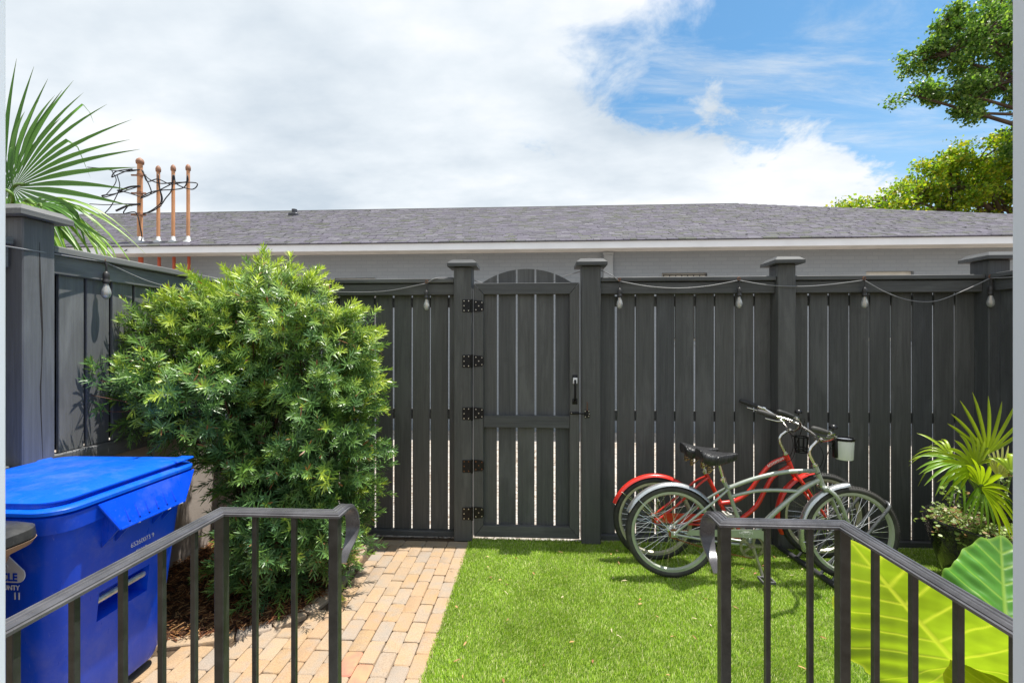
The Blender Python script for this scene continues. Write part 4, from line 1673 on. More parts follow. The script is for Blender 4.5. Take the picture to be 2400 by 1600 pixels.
# ================================================================== bicycles and rack
def bicycle(sp):
    """sp: measured geometry; x along the bike, z up, plane at y = 0 of the thing, drive side towards -y"""
    root = thing('bicycle', sp['label'], 'bicycle', (0, sp['y'], 0), 0, 'cruiser bicycles parked in the rack')
    P = Mat(sp['name'] + '_frame_paint')
    v = P.coords(rand=False)
    c = sp['paint']
    P.set(P.ramp(P.noise(v, 12, 4), [(.3, tuple(q * .88 for q in c)), (.7, tuple(min(1, q * 1.08) for q in c))]), sp['rough'], sp['metal'], .5)
    P.b.inputs['Coat Weight'].default_value = .5
    P.b.inputs['Coat Roughness'].default_value = .12
    mp = P.m
    m_fend = sp['fender_mat'] or mp
    m_rim = simple(sp['name'] + '_rim', sp['rim'], .35, .35, .08)
    R = sp['R']
    T = .0235
    for (hx, hz) in sp['hubs']:
        w = link('wheel', None, root, (hx, 0, hz))
        t = MB()
        n = 56
        prof = [(R - T + T * math.cos(k * PI / 6), T * 1.02 * math.sin(k * PI / 6)) for k in range(12)]
        o = 0
        rings = [[(r * math.cos(2 * PI * i / n), y, r * math.sin(2 * PI * i / n)) for r, y in prof] for i in range(n)]
        for rg in rings:
            t.v += rg
        for i in range(n):
            for k in range(12):
                a, b = i * 12 + k, i * 12 + (k + 1) % 12
                a2, b2 = ((i + 1) % n) * 12 + k, ((i + 1) % n) * 12 + (k + 1) % 12
                t.f.append((a, a2, b2, b))
        # tread blocks over the crown
        for i in range(110):
            a = 2 * PI * i / 110
            for sgn in (-1, 1):
                Rm = Matrix.Rotation(-a, 3, 'Y')
                t.bevbox(Rm @ Vector((R + .0002, sgn * .0085, 0)), Rm @ Matrix.Rotation(sgn * .5, 3, 'X'), .0017, .0055, .0058, .001)
        t.build('tyre', sp['tyre_mat'], w, 40)
        q = MB()
        r0 = R - 2 * T
        prof = [(r0 + .008, -.017), (r0 + .010, -.014), (r0 - .004, -.012), (r0 - .012, 0), (r0 - .004, .012), (r0 + .010, .014), (r0 + .008, .017), (r0 - .010, .017), (r0 - .020, 0), (r0 - .010, -.017)]
        m = len(prof)
        for i in range(n):
            q.v += [(r * math.cos(2 * PI * i / n), y, r * math.sin(2 * PI * i / n)) for r, y in prof]
        for i in range(n):
            for k in range(m):
                q.f.append((i * m + k, ((i + 1) % n) * m + k, ((i + 1) % n) * m + (k + 1) % m, i * m + (k + 1) % m))
        q.build('rim', m_rim, w, 40)
        h = MB()
        h.lathe([(.004, -.075), (.008, -.072), (.010, -.05), (.024, -.034), (.024, -.030), (.014, -.026), (.014, .026), (.024, .030), (.024, .034), (.010, .05), (.008, .072), (.004, .075)], (0, 0, 0), 14, 'y')
        h.build('hub', m_chrome, w, 40)
        s = MB()
        for i in range(36):
            side = -1 if i % 2 else 1
            a = 2 * PI * i / 36 + .05
            cross = (.9 if (i // 2) % 2 else -.9)
            s.tube([(.022 * math.cos(a + cross), side * .032, .022 * math.sin(a + cross)), ((r0 - .014) * math.cos(a), side * .004, (r0 - .014) * math.sin(a))], .0013, 4, False)
        s.build('spokes', m_chrome, w)

    def pl(pts, y=0.0):
        return [Vector((a, y, b)) for a, b in pts]
    f = MB()
    for pts, r in sp['tubes']:
        f.tube(smooth_path(pl(pts), 6), r, 12)
    hx, hz = sp['hubs'][0]
    for y in (-.055, .055):
        for pts in sp['stays']:
            k = [Vector((a, y * min(1, 1.25 * i / max(1, len(pts) - 1) + .35), b)) for i, (a, b) in enumerate(pts)]
            f.tube(smooth_path(k, 5), .009, 9)
        f.box(hx - .02, hx + .03, y - .003, y + .003, hz - .022, hz + .02, .002)
    bx, bz = sp['bb']
    f.lathe([(.022, -.036), (.022, .036)], (bx, 0, bz), 14, 'y')
    (ax, az), (cx, cz) = sp['head']
    f.tube([(ax, 0, az), (cx, 0, cz)], .019, 14)
    fr = f.build('frame', mp, root, 40)
    # headset cups
    h = MB()
    d = (Vector((cx, 0, cz)) - Vector((ax, 0, az))).normalized()
    for q, s in ((Vector((ax, 0, az)), -1), (Vector((cx, 0, cz)), 1)):
        h.tube([q - d * .004, q + d * (s * .012)], .024, 14)
        h.tube([q + d * (s * .012), q + d * (s * .020)], .021, 14)
    h.build('headset', m_chrome, root, 40)
    g = MB()
    fk = sp['fork']
    for y in (-.05, .05):
        k = [Vector((a, y * (0.45 if i == 0 else 1), b)) for i, (a, b) in enumerate(fk)]
        g.tube(smooth_path(k, 5), [.0155 - .006 * i / (5 * (len(k) - 1)) for i in range(5 * (len(k) - 1) + 1)], 10)
    g.bevbox(Vector((fk[0][0], 0, fk[0][1])) + d * .004, Matrix.Rotation(math.atan2(-d.x, -d.z), 3, 'Y'), .02, .05, .016, .008)
    g.build('fork', mp, root, 40)
    # mudguards
    for (wx, wz), (a0, a1) in zip(sp['hubs'], sp['fenders']):
        m = MB()
        n = 26
        rf = R + .022
        prof = [(-.031, -.016), (-.026, -.004), (-.014, .003), (0, .005), (.014, .003), (.026, -.004), (.031, -.016), (.028, -.016), (.024, -.006), (.012, 0), (0, .002), (-.012, 0), (-.024, -.006), (-.028, -.016)]
        rings = []
        for i in range(n + 1):
            a = rad(a0 + (a1 - a0) * i / n)
            k = .55 if i in (0, n) else 1
            rings.append([Vector((wx + (rf + dz) * math.cos(a), y * (1 if k == 1 else .8), wz + (rf + dz) * math.sin(a))) for y, dz in prof])
        m.loft(rings)
        fd = m.build('mudguard', m_fend, root, 50)
        st = MB()
        aa = rad(a0 + (a1 - a0) * (.13 if wx == sp['hubs'][0][0] else .88))
        for y in (-.034, .034):
            st.tube([(wx, y * 1.6, wz), (wx + (rf - .004) * math.cos(aa), y, wz + (rf - .004) * math.sin(aa))], .0024, 6)
        st.build('stay', m_chrome, fd)
    # drivetrain
    c_ = MB()
    prof = [(.085, -.047), (.090, -.046), (.090, -.043), (.085, -.042)]
    c_.lathe([(.070, -.047), (.088, -.046), (.088, -.043), (.070, -.042), (.070, -.047)], (bx, 0, bz), 36, 'y', False)
    c_.lathe([(.001, -.047), (.026, -.047), (.026, -.042), (.001, -.042)], (bx, 0, bz), 18, 'y')
    for k in range(5):
        a = k * 2 * PI / 5
        Rm = Matrix.Rotation(-a, 3, 'Y')
        c_.bevbox(Vector((bx, -.0445, bz)) + Rm @ Vector((.048, 0, 0)), Rm, .026, .0022, .009, .001)
    ring = c_.build('chainring', sp['ring_mat'], root, 40)
    ch = MB()
    for s in (1, -1):
        a = Vector((bx, -.0445, bz + s * .086))
        b = Vector((hx, -.0445, hz + s * .032))
        nn = 36
        for i in range(nn):
            p = a.lerp(b, (i + .5) / nn)
            if s < 0:
                p.z -= .012 * math.sin(PI * (i + .5) / nn)
            ch.bevbox(p, Matrix.Identity(3), .0062, .0035 if i % 2 else .0022, .004, .001)
    ch.lathe([(.034, -.047), (.036, -.0445), (.034, -.042)], (hx, 0, hz), 20, 'y')
    ch.build('chain', m_rust, root)
    px, pz = sp['pedal']
    dx, dz = px - bx, pz - bz
    for s, y0, y1 in ((1, -.062, -.085), (-1, .062, .085)):
        k = MB()
        e = Vector((bx + s * dx, y1, bz + s * dz))
        k.tube([(bx, y0 - .0, bz), (bx + s * dx * .5, (y0 + y1) / 2, bz + s * dz * .5), e], [.013, .010, .012], 9)
        cr = k.build('crank', sp['crank_mat'], root, 40)
        k = MB()
        sy = -1 if y1 < 0 else 1
        yy0, yy1 = sorted((e.y + sy * .012, e.y + sy * .098))
        k.box(e.x - .046, e.x - .034, yy0, yy1, e.z - .011, e.z + .011, .003)
        k.box(e.x + .034, e.x + .046, yy0, yy1, e.z - .011, e.z + .011, .003)
        k.box(e.x - .034, e.x + .034, yy0, yy0 + .012, e.z - .010, e.z + .010, .003)
        k.box(e.x - .034, e.x + .034, yy1 - .012, yy1, e.z - .010, e.z + .010, .003)
        k.box(e.x - .012, e.x + .012, yy0 + .012, yy1 - .012, e.z - .009, e.z + .009, .003)
        k.build('pedal', sp['pedal_mat'], root)
    gd = MB()
    gd.prism(sp['guard'], -.064, -.058, 'y')
    guard = gd.build('chain_guard', sp['guard_mat'] or mp, root)
    # saddle
    (sx0, sz0), (sx1, sz1) = sp['saddle']
    s = MB()
    stn = [(0.0, .070, .018, .030), (.03, .098, .022, .052), (.16, .114, .016, .066), (.34, .104, .004, .072), (.52, .070, -.004, .070), (.70, .040, -.002, .062), (.88, .027, .006, .050), (.97, .020, .006, .036), (1.0, .010, .002, .018)]
    rings = []
    for tt, hw, up, dn in stn:
        xc = sx0 + (sx1 - sx0) * tt
        zc = sz0 + (sz1 - sz0) * tt
        rg = []
        for k in range(16):
            a = 2 * PI * k / 16
            cy, cs = math.cos(a), math.sin(a)
            yy = hw * math.copysign(abs(cy) ** .7, cy)
            zz = (up + .012 * (1 - tt)) * math.copysign(abs(cs) ** .8, cs) if cs > 0 else -dn * 1.35 * abs(cs) ** .55 * (.55 + .45 * (abs(yy) / hw))
            zz -= .010 * (abs(yy) / .115) ** 2 if cs > 0 else 0
            rg.append(Vector((xc, yy, zc + zz)))
        rings.append(rg)
    s.loft(rings)
    Ml = Mat(sp['name'] + '_quilted_vinyl')
    vv = Ml.coords(rand=False)
    wv = []
    for ang in (40, -40):
        mpn = Ml.node('ShaderNodeMapping')
        mpn.inputs['Rotation'].default_value = (0, 0, rad(ang))
        Ml.L.new(vv, mpn.inputs[0])
        wt = Ml.node('ShaderNodeTexWave')
        wt.inputs['Scale'].default_value = 9
        Ml.L.new(mpn.outputs[0], wt.inputs['Vector'])
        wv.append(Ml.ramp(wt.outputs['Fac'], [(.0, (0, 0, 0)), (.22, (1, 1, 1))]))
    Ml.set(Ml.ramp(Ml.noise(vv, 30), [(.3, (.018, .018, .020)), (.7, (.036, .036, .038))]), .36, 0, .5)
    Ml.bump(Ml.math('MULTIPLY', wv[0], wv[1]), .7, .006)
    sd = s.build('saddle', Ml.m, root, 60)
    (tx, tz), (ux, uz) = sp['post']
    k = MB()
    k.tube([(tx, 0, tz), (ux, 0, uz)], .0125, 12)
    k.tube([(tx - .004, 0, tz + .02), (tx + .002, 0, tz - .015)], .020, 12)
    k.tube([(tx - .02, -.02, tz + .004), (tx - .02, .02, tz + .004)], .008, 8)
    k.build('seat_post', m_chrome, root, 40)
    k = MB()
    for y in (-.07, .07):
        pts = []
        zc = sz0 - .055
        for i in range(36):
            a = i * .85
            pts.append((sx0 + .055 + .014 * math.cos(a), y + .014 * math.sin(a), zc - i * .0019))
        k.tube(pts, .0035, 5)
        k.tube([(sx0 + .055, y, zc - .066), (ux, y * .3, uz - .012)], .004, 6)
        k.tube([(ux, y * .25, uz - .01), (sx1 - .05, y * .12, sz1 - .035)], .004, 6)
    k.build('saddle_springs', simple('spring_' + sp['name'], srgb(176, 150, 96), .35, .8, .2, 40), sd)
    # stem and bars
    k = MB()
    k.tube(smooth_path(pl(sp['stem']), 3), .0125, 12)
    q = sp['stem'][-1]
    k.tube([(q[0], -.028, q[1]), (q[0], .028, q[1])], .020, 12)
    k.build('stem', m_chrome, root, 50)
    bar = sp['bar']
    half = [Vector((a, -b, c)) for a, b, c in bar]
    full = [Vector((p.x, -p.y, p.z)) for p in reversed(half[1:])] + half
    k = MB()
    k.tube(smooth_path(full, 5), .0112, 10)
    k.build('handlebar', simple('bar_chrome_' + sp['name'], (.70, .66, .62), .2, 1, .08), root, 60)
    for s in (-1, 1):
        e0 = Vector((half[-1].x, s * half[-1].y * -1, half[-1].z))
        e1 = Vector((half[-2].x, s * half[-2].y * -1, half[-2].z))
        k = MB()
        dd = (e0 - e1)
        k.tube([e0 + dd * .05, e0, e0 - dd * .15, e0 - dd * .5, e0 - dd * .85, e0 - dd], [.008, .0165, .0185, .0195, .0175, .0165], 12)
        k.build('grip', sp['grip_mat'], root, 50)
        # brake lever
        lv = MB()
        b0 = e1 - dd * .35
        lv.tube([b0 + Vector((0, 0, -.002)), b0 + Vector((.01, 0, -.022)), e1 + Vector((0, s * -.0, -.035)), e0 - dd * .4 + Vector((0, 0, -.040))], [.009, .008, .006, .005], 8)
        lv.tube([b0 - dd * .08, b0 + dd * .08], .0165, 10)
        lv.build('brake_lever', m_chrome, root, 50)
    for sgn in (-1, 1):
        hb = half[-2] if sgn < 0 else Vector((half[-2].x, -half[-2].y, half[-2].z))
        k = MB()
        k.tube(smooth_path([hb + Vector((.06, 0, -.02)), hb + Vector((.14, -hb.y * .35, -.05)), Vector((ax + .07, sgn * .03, az + .10)), Vector((ax + .035, sgn * .022, az - .03)), Vector((ax - .06, sgn * .02, az - .07))], 6), .0026, 6)
        k.build('brake_cable', m_black_metal, root, True)
    # bell on the near side
    k = MB()
    be = half[-2] + Vector((.05, .01, .022))
    k.lathe([(.004, -.012), (.006, 0), (.026, .002), (.027, .010), (.022, .022), (.010, .029), (.002, .030)], be, 18)
    k.build('bell', simple('bell_' + sp['name'], (.015, .015, .016), .3, .3, .2), root, 60)
    cup = sp['cup']
    cc = Vector(cup[0])
    if sp['white_cup']:
        k = MB()
        k.lathe([(.050, 0), (.054, .004), (.060, .142), (.0585, .142), (.0525, .008), (.001, .006)], cc, 26, caps=False)
        k.lathe([(.001, 0), (.050, 0)], cc, 26, caps=False)
        cu = k.build('cup_holder', simple('white_cup_plastic', (.70, .71, .74), .45, 0, .06), root, 60)
        k = MB()
        k.lathe([(.060, .132), (.064, .134), (.064, .150), (.058, .150), (.058, .140), (.060, .132)], cc, 26, caps=False)
        k.box(cc.x - .072, cc.x - .052, cc.y - .02, cc.y + .02, cc.z + .01, cc.z + .135, .004)
        k.build('rim_band', m_black_metal, cu, 60)
    else:
        k = MB()
        for zz, rr_ in ((0, .040), (.03, .043), (.115, .045)):
            k.tube([cc + Vector((rr_ * math.cos(i * PI / 10), rr_ * math.sin(i * PI / 10), zz)) for i in range(20)], .005, 6, closed=True)
        for i in range(4):
            a = i * PI / 2 + .7
            k.tube([cc + Vector((.040 * math.cos(a), .040 * math.sin(a), 0)), cc + Vector((.045 * math.cos(a), .045 * math.sin(a), .115))], .006, 6)
        k.build('cup_holder', m_black_metal, root, 60)
    k = MB()
    k.tube([Vector((q[0], -.0, q[1])), Vector((cc.x - .06, cc.y, cc.z + .12))], .006, 8)
    k.build('cup_bracket', m_black_metal, root, 60)
    # frame lettering along the top tube
    for txt, size, loc, ry, par, mt, y in sp['text']:
        me = text_mesh(txt, size, .0006, .0003, 1.05)
        me.materials.append(mt)
        o = link('lettering', me, par == 'guard' and guard or fr, (loc[0], y, loc[1]), (PI / 2, -ry, 0))
    if sp.get('badge'):
        k = MB()
        gx, gz = sp['badge']
        pts = [(gx + a, -.0655, gz + b) for a, b in ((-.022, .020), (.022, .020), (.022, -.012), (0, -.026), (-.022, -.012))]
        k.tube(pts, .0009, 4, closed=True)
        k.build('badge_outline', sp['text'][0][5], guard)
    return root


m_tyre1 = simple('worn_tyre', (.045, .043, .040), .72, 0, .3, 12, .2, 160)
m_tyre2 = simple('dark_tyre', (.030, .029, .028), .7, 0, .3, 12, .2, 160)
m_fsil = simple('silver_mudguard', (.55, .57, .58), .28, .75, .08, 5)
m_print = simple('pale_print', (.75, .75, .72), .5)
m_print2 = simple('grey_print', (.16, .17, .17), .5)
m_redp = (.64, .030, .018)
silver = dict(
    name='silver', label='silver cruiser bicycle with white cup on its handlebar, nearer of the two', y=3.43, paint=(.37, .41, .36), rough=.30, metal=.35,
    fender_mat=m_fsil, rim=(.42, .46, .38), R=.336, hubs=[(.992, .347), (2.264, .363)], tyre_mat=m_tyre1,
    tubes=[([(1.395, .672), (1.585, .745), (1.778, .794), (1.903, .806), (2.028, .810)], .0155),
           ([(1.417, .611), (1.585, .654), (1.73, .664), (1.905, .659)], .0130),
           ([(2.052, .752), (1.903, .655), (1.682, .451), (1.551, .285)], .0175),
           ([(1.551, .27), (1.468, .467), (1.40, .655), (1.365, .735)], .0155),
           ],
    stays=[[(1.388, .665), (1.30, .60), (1.17, .50), (.992, .347)], [(1.551, .27), (1.40, .285), (1.2, .315), (.992, .347)]],
    bb=(1.551, .268), head=[(2.018, .845), (2.066, .707)], fork=[(2.070, .695), (2.125, .655), (2.176, .565), (2.215, .465), (2.264, .363)],
    fenders=[(156, 2), (92, 203)], ring_mat=simple('tarnished_ring', (.30, .28, .22), .45, .7, .3, 30), crank_mat=simple('dull_crank', (.42, .40, .34), .4, .7, .2, 30),
    pedal=(1.606, .075), pedal_mat=simple('grey_pedal', (.10, .10, .10), .6, .1, .2), guard=[(1.085, .362), (1.10, .385), (1.60, .398), (1.65, .375), (1.672, .32), (1.675, .22), (1.652, .22), (1.635, .30), (1.60, .335), (1.10, .345)],
    guard_mat=None, saddle=[(1.185, .925), (1.468, .925)], post=[(1.365, .735), (1.330, .875)], stem=[(2.016, .85), (1.975, .953), (2.042, 1.038)],
    bar=[(2.042, 0, 1.038), (2.060, .06, 1.045), (2.045, .17, 1.085), (1.985, .265, 1.128), (1.905, .312, 1.150), (1.785, .372, 1.185)],
    grip_mat=simple('grey_grip', (.060, .058, .055), .7, 0, .2, 60, .3, 300), cup=[(2.150, -.11, .925)], white_cup=True,
    text=[('HURON', .026, (1.500, .372), .02, 'guard', m_print, -.0648), ('SCHWINN', .026, (1.955, .809), .04, 'frame', m_print2, -.0162)], badge=(1.500, .362))
red = dict(
    name='red', label='red cruiser bicycle with curved frame, leaning by the fence behind the silver one', y=3.71, paint=m_redp, rough=.30, metal=.0,
    fender_mat=None, rim=(.46, .44, .34), R=.330, hubs=[(.942, .334), (2.235, .385)], tyre_mat=m_tyre2,
    tubes=[([(1.949, .832), (1.84, .777), (1.756, .678), (1.672, .558), (1.567, .486), (1.44, .462)], .0165),
           ([(1.986, .768), (1.861, .680), (1.798, .571), (1.735, .451), (1.64, .363), (1.55, .300)], .0165),
           ([(1.334, .715), (1.419, .542), (1.535, .290)], .0155),
           ],
    stays=[[(1.352, .672), (1.27, .62), (1.12, .48), (.942, .334)], [(1.54, .285), (1.38, .30), (1.15, .318), (.942, .334)]],
    bb=(1.540, .280), head=[(1.958, .858), (2.005, .735)], fork=[(2.008, .725), (2.059, .651), (2.136, .530), (2.235, .385)],
    fenders=[(160, 15), (101, 206)], ring_mat=simple('red_ring', (.40, .10, .06), .5, .4, .3, 30), crank_mat=simple('red_crank', (.5, .48, .44), .4, .7, .2, 30),
    pedal=(1.470, .430), pedal_mat=simple('white_pedal', (.55, .54, .50), .6, 0, .2), guard=[(.98, .352), (1.0, .40), (1.55, .392), (1.60, .35), (1.60, .28), (1.57, .27), (1.53, .335), (1.0, .335)],
    guard_mat=None, saddle=[(1.155, .905), (1.438, .895)], post=[(1.334, .715), (1.300, .850)], stem=[(1.955, .868), (1.908, .985), (1.975, 1.050)],
    bar=[(1.975, 0, 1.050), (1.995, .06, 1.060), (1.985, .15, 1.115), (1.935, .225, 1.165), (1.865, .262, 1.200), (1.742, .312, 1.242)],
    grip_mat=simple('black_grip', (.030, .030, .030), .7, 0, .2, 60, .3, 300), cup=[(2.02, -.10, .905)], white_cup=False,
    text=[('SCHWINN', .028, (1.872, .800), .50, 'frame', m_print, -.0172)])
bicycle(silver)
bicycle(red)


def rack():
    root = thing('bike_rack', 'low black tubular floor rack holding the front wheels of both bicycles', 'rack', (2.1, 3.6, 0))
    m = simple('black_rack_tube', (.05, .05, .055), .45, .2, .2, 20)
    g = simple('grey_rack_hoop', (.13, .135, .14), .4, .4, .2, 20)
    a, b = (-.07, .33, .026), (.01, -.33, .026)
    k = MB()
    k.tube([a, b], .021, 14)
    k.build('base_tube', m, root, 50)
    k = MB()
    k.tube([(.42, .33, .026), (.44, -.33, .026)], .021, 14)
    k.build('base_tube', m, root, 50)
    for e in ((.01, -.33, .026), (.44, -.33, .026)):
        k = MB()
        k.lathe([(.0, -.012), (.020, -.012), (.024, -.006), (.024, .055), (.022, .058)], e, 14, 'y')
        k.build('end_cap', simple('rack_end_cap', (.02, .02, .02), .6), root, 50)
    for y in (-.17, .11):
        k = MB()
        w = .052
        pts = [(.0, y - w, .03), (.12, y - w, .20), (.28, y - w, .42), (.385, y - w, .555), (.405, y - w * .7, .585), (.41, y, .592), (.405, y + w * .7, .585), (.385, y + w, .555), (.28, y + w, .42), (.12, y + w, .20), (-.02, y + w, .03)]
        k.tube(smooth_path(pts, 4), .0115, 10)
        k.build('wheel_hoop', g, root, 60)
        k = MB()
        for q in (-w, w):
            k.tube([(.17, y + q, .27), (.43, y + q, .03)], .009, 8)
        k.build('brace', g, root, 60)


rack()

# ================================================================== plants
def norm(a):
    return a / (np.linalg.norm(a, axis=-1, keepdims=True) + 1e-9)


def strap_leaves(base, dirn, up, L, W, droop):
    """arrays of narrow two-part leaves: returns V (n,5,3) and the face pattern"""
    n = len(base)
    side = norm(np.cross(dirn, up))
    s = side * W[:, None]
    V = np.empty((n, 7, 3))
    down = np.array([0, 0, -1.0])
    m1 = base + dirn * (L * .28)[:, None] + up * (L * .02)[:, None]
    m2 = base + dirn * (L * .74)[:, None] + up * (L * .02)[:, None] + down * (droop * .45)[:, None]
    tip = base + dirn * L[:, None] + down * droop[:, None]
    V[:, 0], V[:, 1] = base - s * .3, base + s * .3
    V[:, 2], V[:, 3] = m1 + s, m1 - s
    V[:, 4], V[:, 5] = m2 + s * .85, m2 - s * .85
    V[:, 6] = tip
    idx = np.arange(n) * 7
    F = np.empty((n, 11), dtype=np.int64)
    for k, q in enumerate((0, 1, 2, 3, 3, 2, 4, 5, 5, 4, 6)):
        F[:, k] = idx + q
    return V, F, np.tile([4, 4, 3], n)


def shrub():
    root = thing('yew_shrub', 'large bushy green shrub with narrow needle leaves beside the path', 'shrub', (-1.95, 3.15, 0))
    r0 = Vector((-1.95, 3.15, 0))
    # (px, py, Y, rx, ry, rz) lobes of the crown
    lobes = [(640, 775, 3.35, .52, .45, .40), (560, 840, 3.30, .50, .42, .36), (745, 860, 3.35, .44, .42, .42), (775, 1010, 3.35, .37, .40, .42), (765, 1150, 3.30, .30, .36, .40), (745, 1270, 3.15, .31, .32, .32),
             (400, 885, 3.02, .42, .34, .30), (320, 920, 2.95, .28, .28, .22), (500, 940, 3.05, .40, .36, .26), (640, 1060, 3.2, .36, .36, .32), (660, 1290, 3.05, .24, .26, .24), (470, 760, 3.25, .30, .30, .20), (430, 800, 3.15, .34, .30, .22),
             (660, 1190, 3.1, .26, .28, .28)]
    C = np.array([at(a, b, y) for a, b, y, *_ in lobes])
    Rr = np.array([l[3:] for l in lobes])
    rng = np.random.default_rng(3)
    P, D = [], []
    area = (Rr[:, 0] * Rr[:, 2] + Rr[:, 0] * Rr[:, 1] + Rr[:, 1] * Rr[:, 2])
    counts = (area / area.sum() * 5600).astype(int)
    for i in range(len(C)):
        u = norm(rng.normal(size=(counts[i], 3)))
        rscale = np.where(rng.random(counts[i]) < .64, rng.uniform(.86, 1.06, counts[i]), rng.uniform(.45, .9, counts[i]))
        p = C[i] + u * Rr[i] * rscale[:, None]
        nrm = norm(u / Rr[i])
        # keep only shoots near the outside of the whole crown, thin out the far side
        keep = np.ones(len(p), bool)
        for j in range(len(C)):
            if j != i:
                q = ((p - C[j]) / Rr[j])
                keep &= (q ** 2).sum(1) > .36
        keep &= (p[:, 1] < 3.93) & (p[:, 0] > -2.80) & (p[:, 2] > .06)
        keep &= ~((nrm[:, 1] > .45) & (rng.random(len(p)) < .6))
        P.append(p[keep])
        D.append(nrm[keep])
    # shaded shoots deep in the crown
    for i in range(len(C)):
        m = counts[i] // 4
        u = norm(rng.normal(size=(m, 3)))
        p = C[i] + u * Rr[i] * rng.uniform(.15, .8, m)[:, None]
        ok = (p[:, 2] > .3) & (p[:, 0] > -2.78) & (p[:, 1] < 3.9)
        P.append(p[ok])
        D.append(u[ok])
    P, D = np.vstack(P), np.vstack(D)
    hol = np.zeros(len(P))
    r2 = np.random.default_rng(17)
    for q in range(7):
        kk = norm(r2.normal(size=3)) * (7.5 * 1.35 ** q)
        hol += np.sin(P @ kk + r2.uniform(0, 6.28)) / (1 + .22 * q)
    keep = (hol > -.55) | (rng.random(len(P)) < .2)
    P, D, hol = P[keep], D[keep], hol[keep]
    P = P + D * (.045 * hol)[:, None]
    P[:, 0] = np.maximum(P[:, 0], -2.80)
    D = norm(D + np.array([0, 0, .55]) + rng.normal(0, .38, D.shape))
    SL = rng.uniform(.07, .19, len(P))
    # long new shoots breaking the outline
    top = [(595, 588, 625, 660), (700, 600, 650, 680), (765, 622, 700, 700), (790, 650, 730, 720), (440, 620, 500, 690), (370, 668, 450, 740), (890, 750, 820, 800), (860, 705, 800, 770), (905, 880, 850, 900), (900, 950, 850, 960), (885, 845, 830, 860), (225, 790, 300, 820), (212, 945, 290, 930), (375, 728, 400, 790), (480, 640, 540, 700), (655, 620, 640, 680), (865, 1060, 820, 1060), (875, 1130, 830, 1140), (255, 870, 320, 880), (520, 610, 560, 680), (840, 690, 790, 740), (300, 745, 350, 800), (250, 1000, 320, 980), (830, 1310, 790, 1280), (600, 1400, 620, 1350), (530, 1120, 600, 1100), (480, 1150, 560, 1130), (460, 1090, 540, 1060), (600, 1180, 650, 1160), (500, 1240, 590, 1250), (450, 1340, 560, 1320), (560, 1300, 620, 1290), (580, 1080, 640, 1070), (490, 1370, 570, 1330), (800, 1370, 760, 1330)]
    for k in range(4):
        for (ax, ay, bx, by) in top:
            j = rng.normal(0, 14, 4) if k else np.zeros(4)
            y = (3.3 if ax > 480 else 2.98) + rng.normal(0, .06)
            if ay > 1250:
                y = 3.0
            elif ay > 1060 and ax < 620:
                y = 3.0 + rng.normal(0, .05)
            a, b = at(ax + j[0], ay + j[1], y - .04), at(bx + j[2], by + j[3], y)
            d = np.array(a - b)
            P = np.vstack((P, np.array(b)))
            D = np.vstack((D, norm(d)))
            SL = np.append(SL, np.linalg.norm(d) * rng.uniform(.75, 1.05))
    n = len(P)
    # twig frames
    ref = norm(np.cross(D, rng.normal(size=D.shape)))
    ref2 = np.cross(D, ref)
    leaves = 26
    nl = np.clip((SL / .0050).astype(int), 20, 60)
    ti = np.repeat(np.arange(n), nl)
    k = np.concatenate([np.arange(q) for q in nl])
    t = (k + .5) / nl[ti]
    ang = k * 2.39996 + rng.uniform(0, 6.28, n)[ti] + rng.normal(0, .25, len(k))
    spread = np.radians(72 - 44 * t ** 2.0 + rng.normal(0, 8, len(k)))
    rd = ref[ti] * np.cos(ang)[:, None] + ref2[ti] * np.sin(ang)[:, None]
    ld = norm(D[ti] * np.cos(spread)[:, None] + rd * np.sin(spread)[:, None])
    base = P[ti] + D[ti] * (SL[ti] * t)[:, None] + np.array([0, 0, -1]) * (.03 * t ** 2 * SL[ti] / .15)[:, None]
    shoot_scale = rng.uniform(.75, 1.15, n)
    L = rng.uniform(.050, .084, len(k)) * (1 - .45 * t ** 3) * shoot_scale[ti]
    W = rng.uniform(.0034, .0047, len(k)) * shoot_scale[ti]
    V, F, tot = strap_leaves(base, ld, norm(D[ti] + .3 * rd), L, W, rng.uniform(-.003, .006, len(k)))
    # colour: fresh yellow-green growth at shoot tips, most of it on the upper crown
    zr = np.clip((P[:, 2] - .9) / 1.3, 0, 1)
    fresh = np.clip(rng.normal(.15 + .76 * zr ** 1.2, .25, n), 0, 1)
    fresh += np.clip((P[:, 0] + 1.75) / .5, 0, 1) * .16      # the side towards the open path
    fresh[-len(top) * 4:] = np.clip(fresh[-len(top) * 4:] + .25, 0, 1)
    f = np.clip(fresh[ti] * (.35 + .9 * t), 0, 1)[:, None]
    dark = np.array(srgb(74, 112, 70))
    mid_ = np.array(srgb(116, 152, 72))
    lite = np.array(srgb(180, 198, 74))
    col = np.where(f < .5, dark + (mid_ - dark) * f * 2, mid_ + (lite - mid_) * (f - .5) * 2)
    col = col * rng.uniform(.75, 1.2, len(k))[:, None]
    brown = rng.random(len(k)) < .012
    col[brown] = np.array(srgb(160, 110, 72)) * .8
    V -= np.array(r0)
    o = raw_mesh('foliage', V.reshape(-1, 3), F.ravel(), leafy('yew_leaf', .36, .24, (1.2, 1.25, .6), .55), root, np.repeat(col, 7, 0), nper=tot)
    tag(o, kind='stuff')
    m_bark = simple('shrub_bark', srgb(96, 70, 54), .9, 0, .25, 20, .5, 60)
    rr = random.Random(8)
    w = MB()
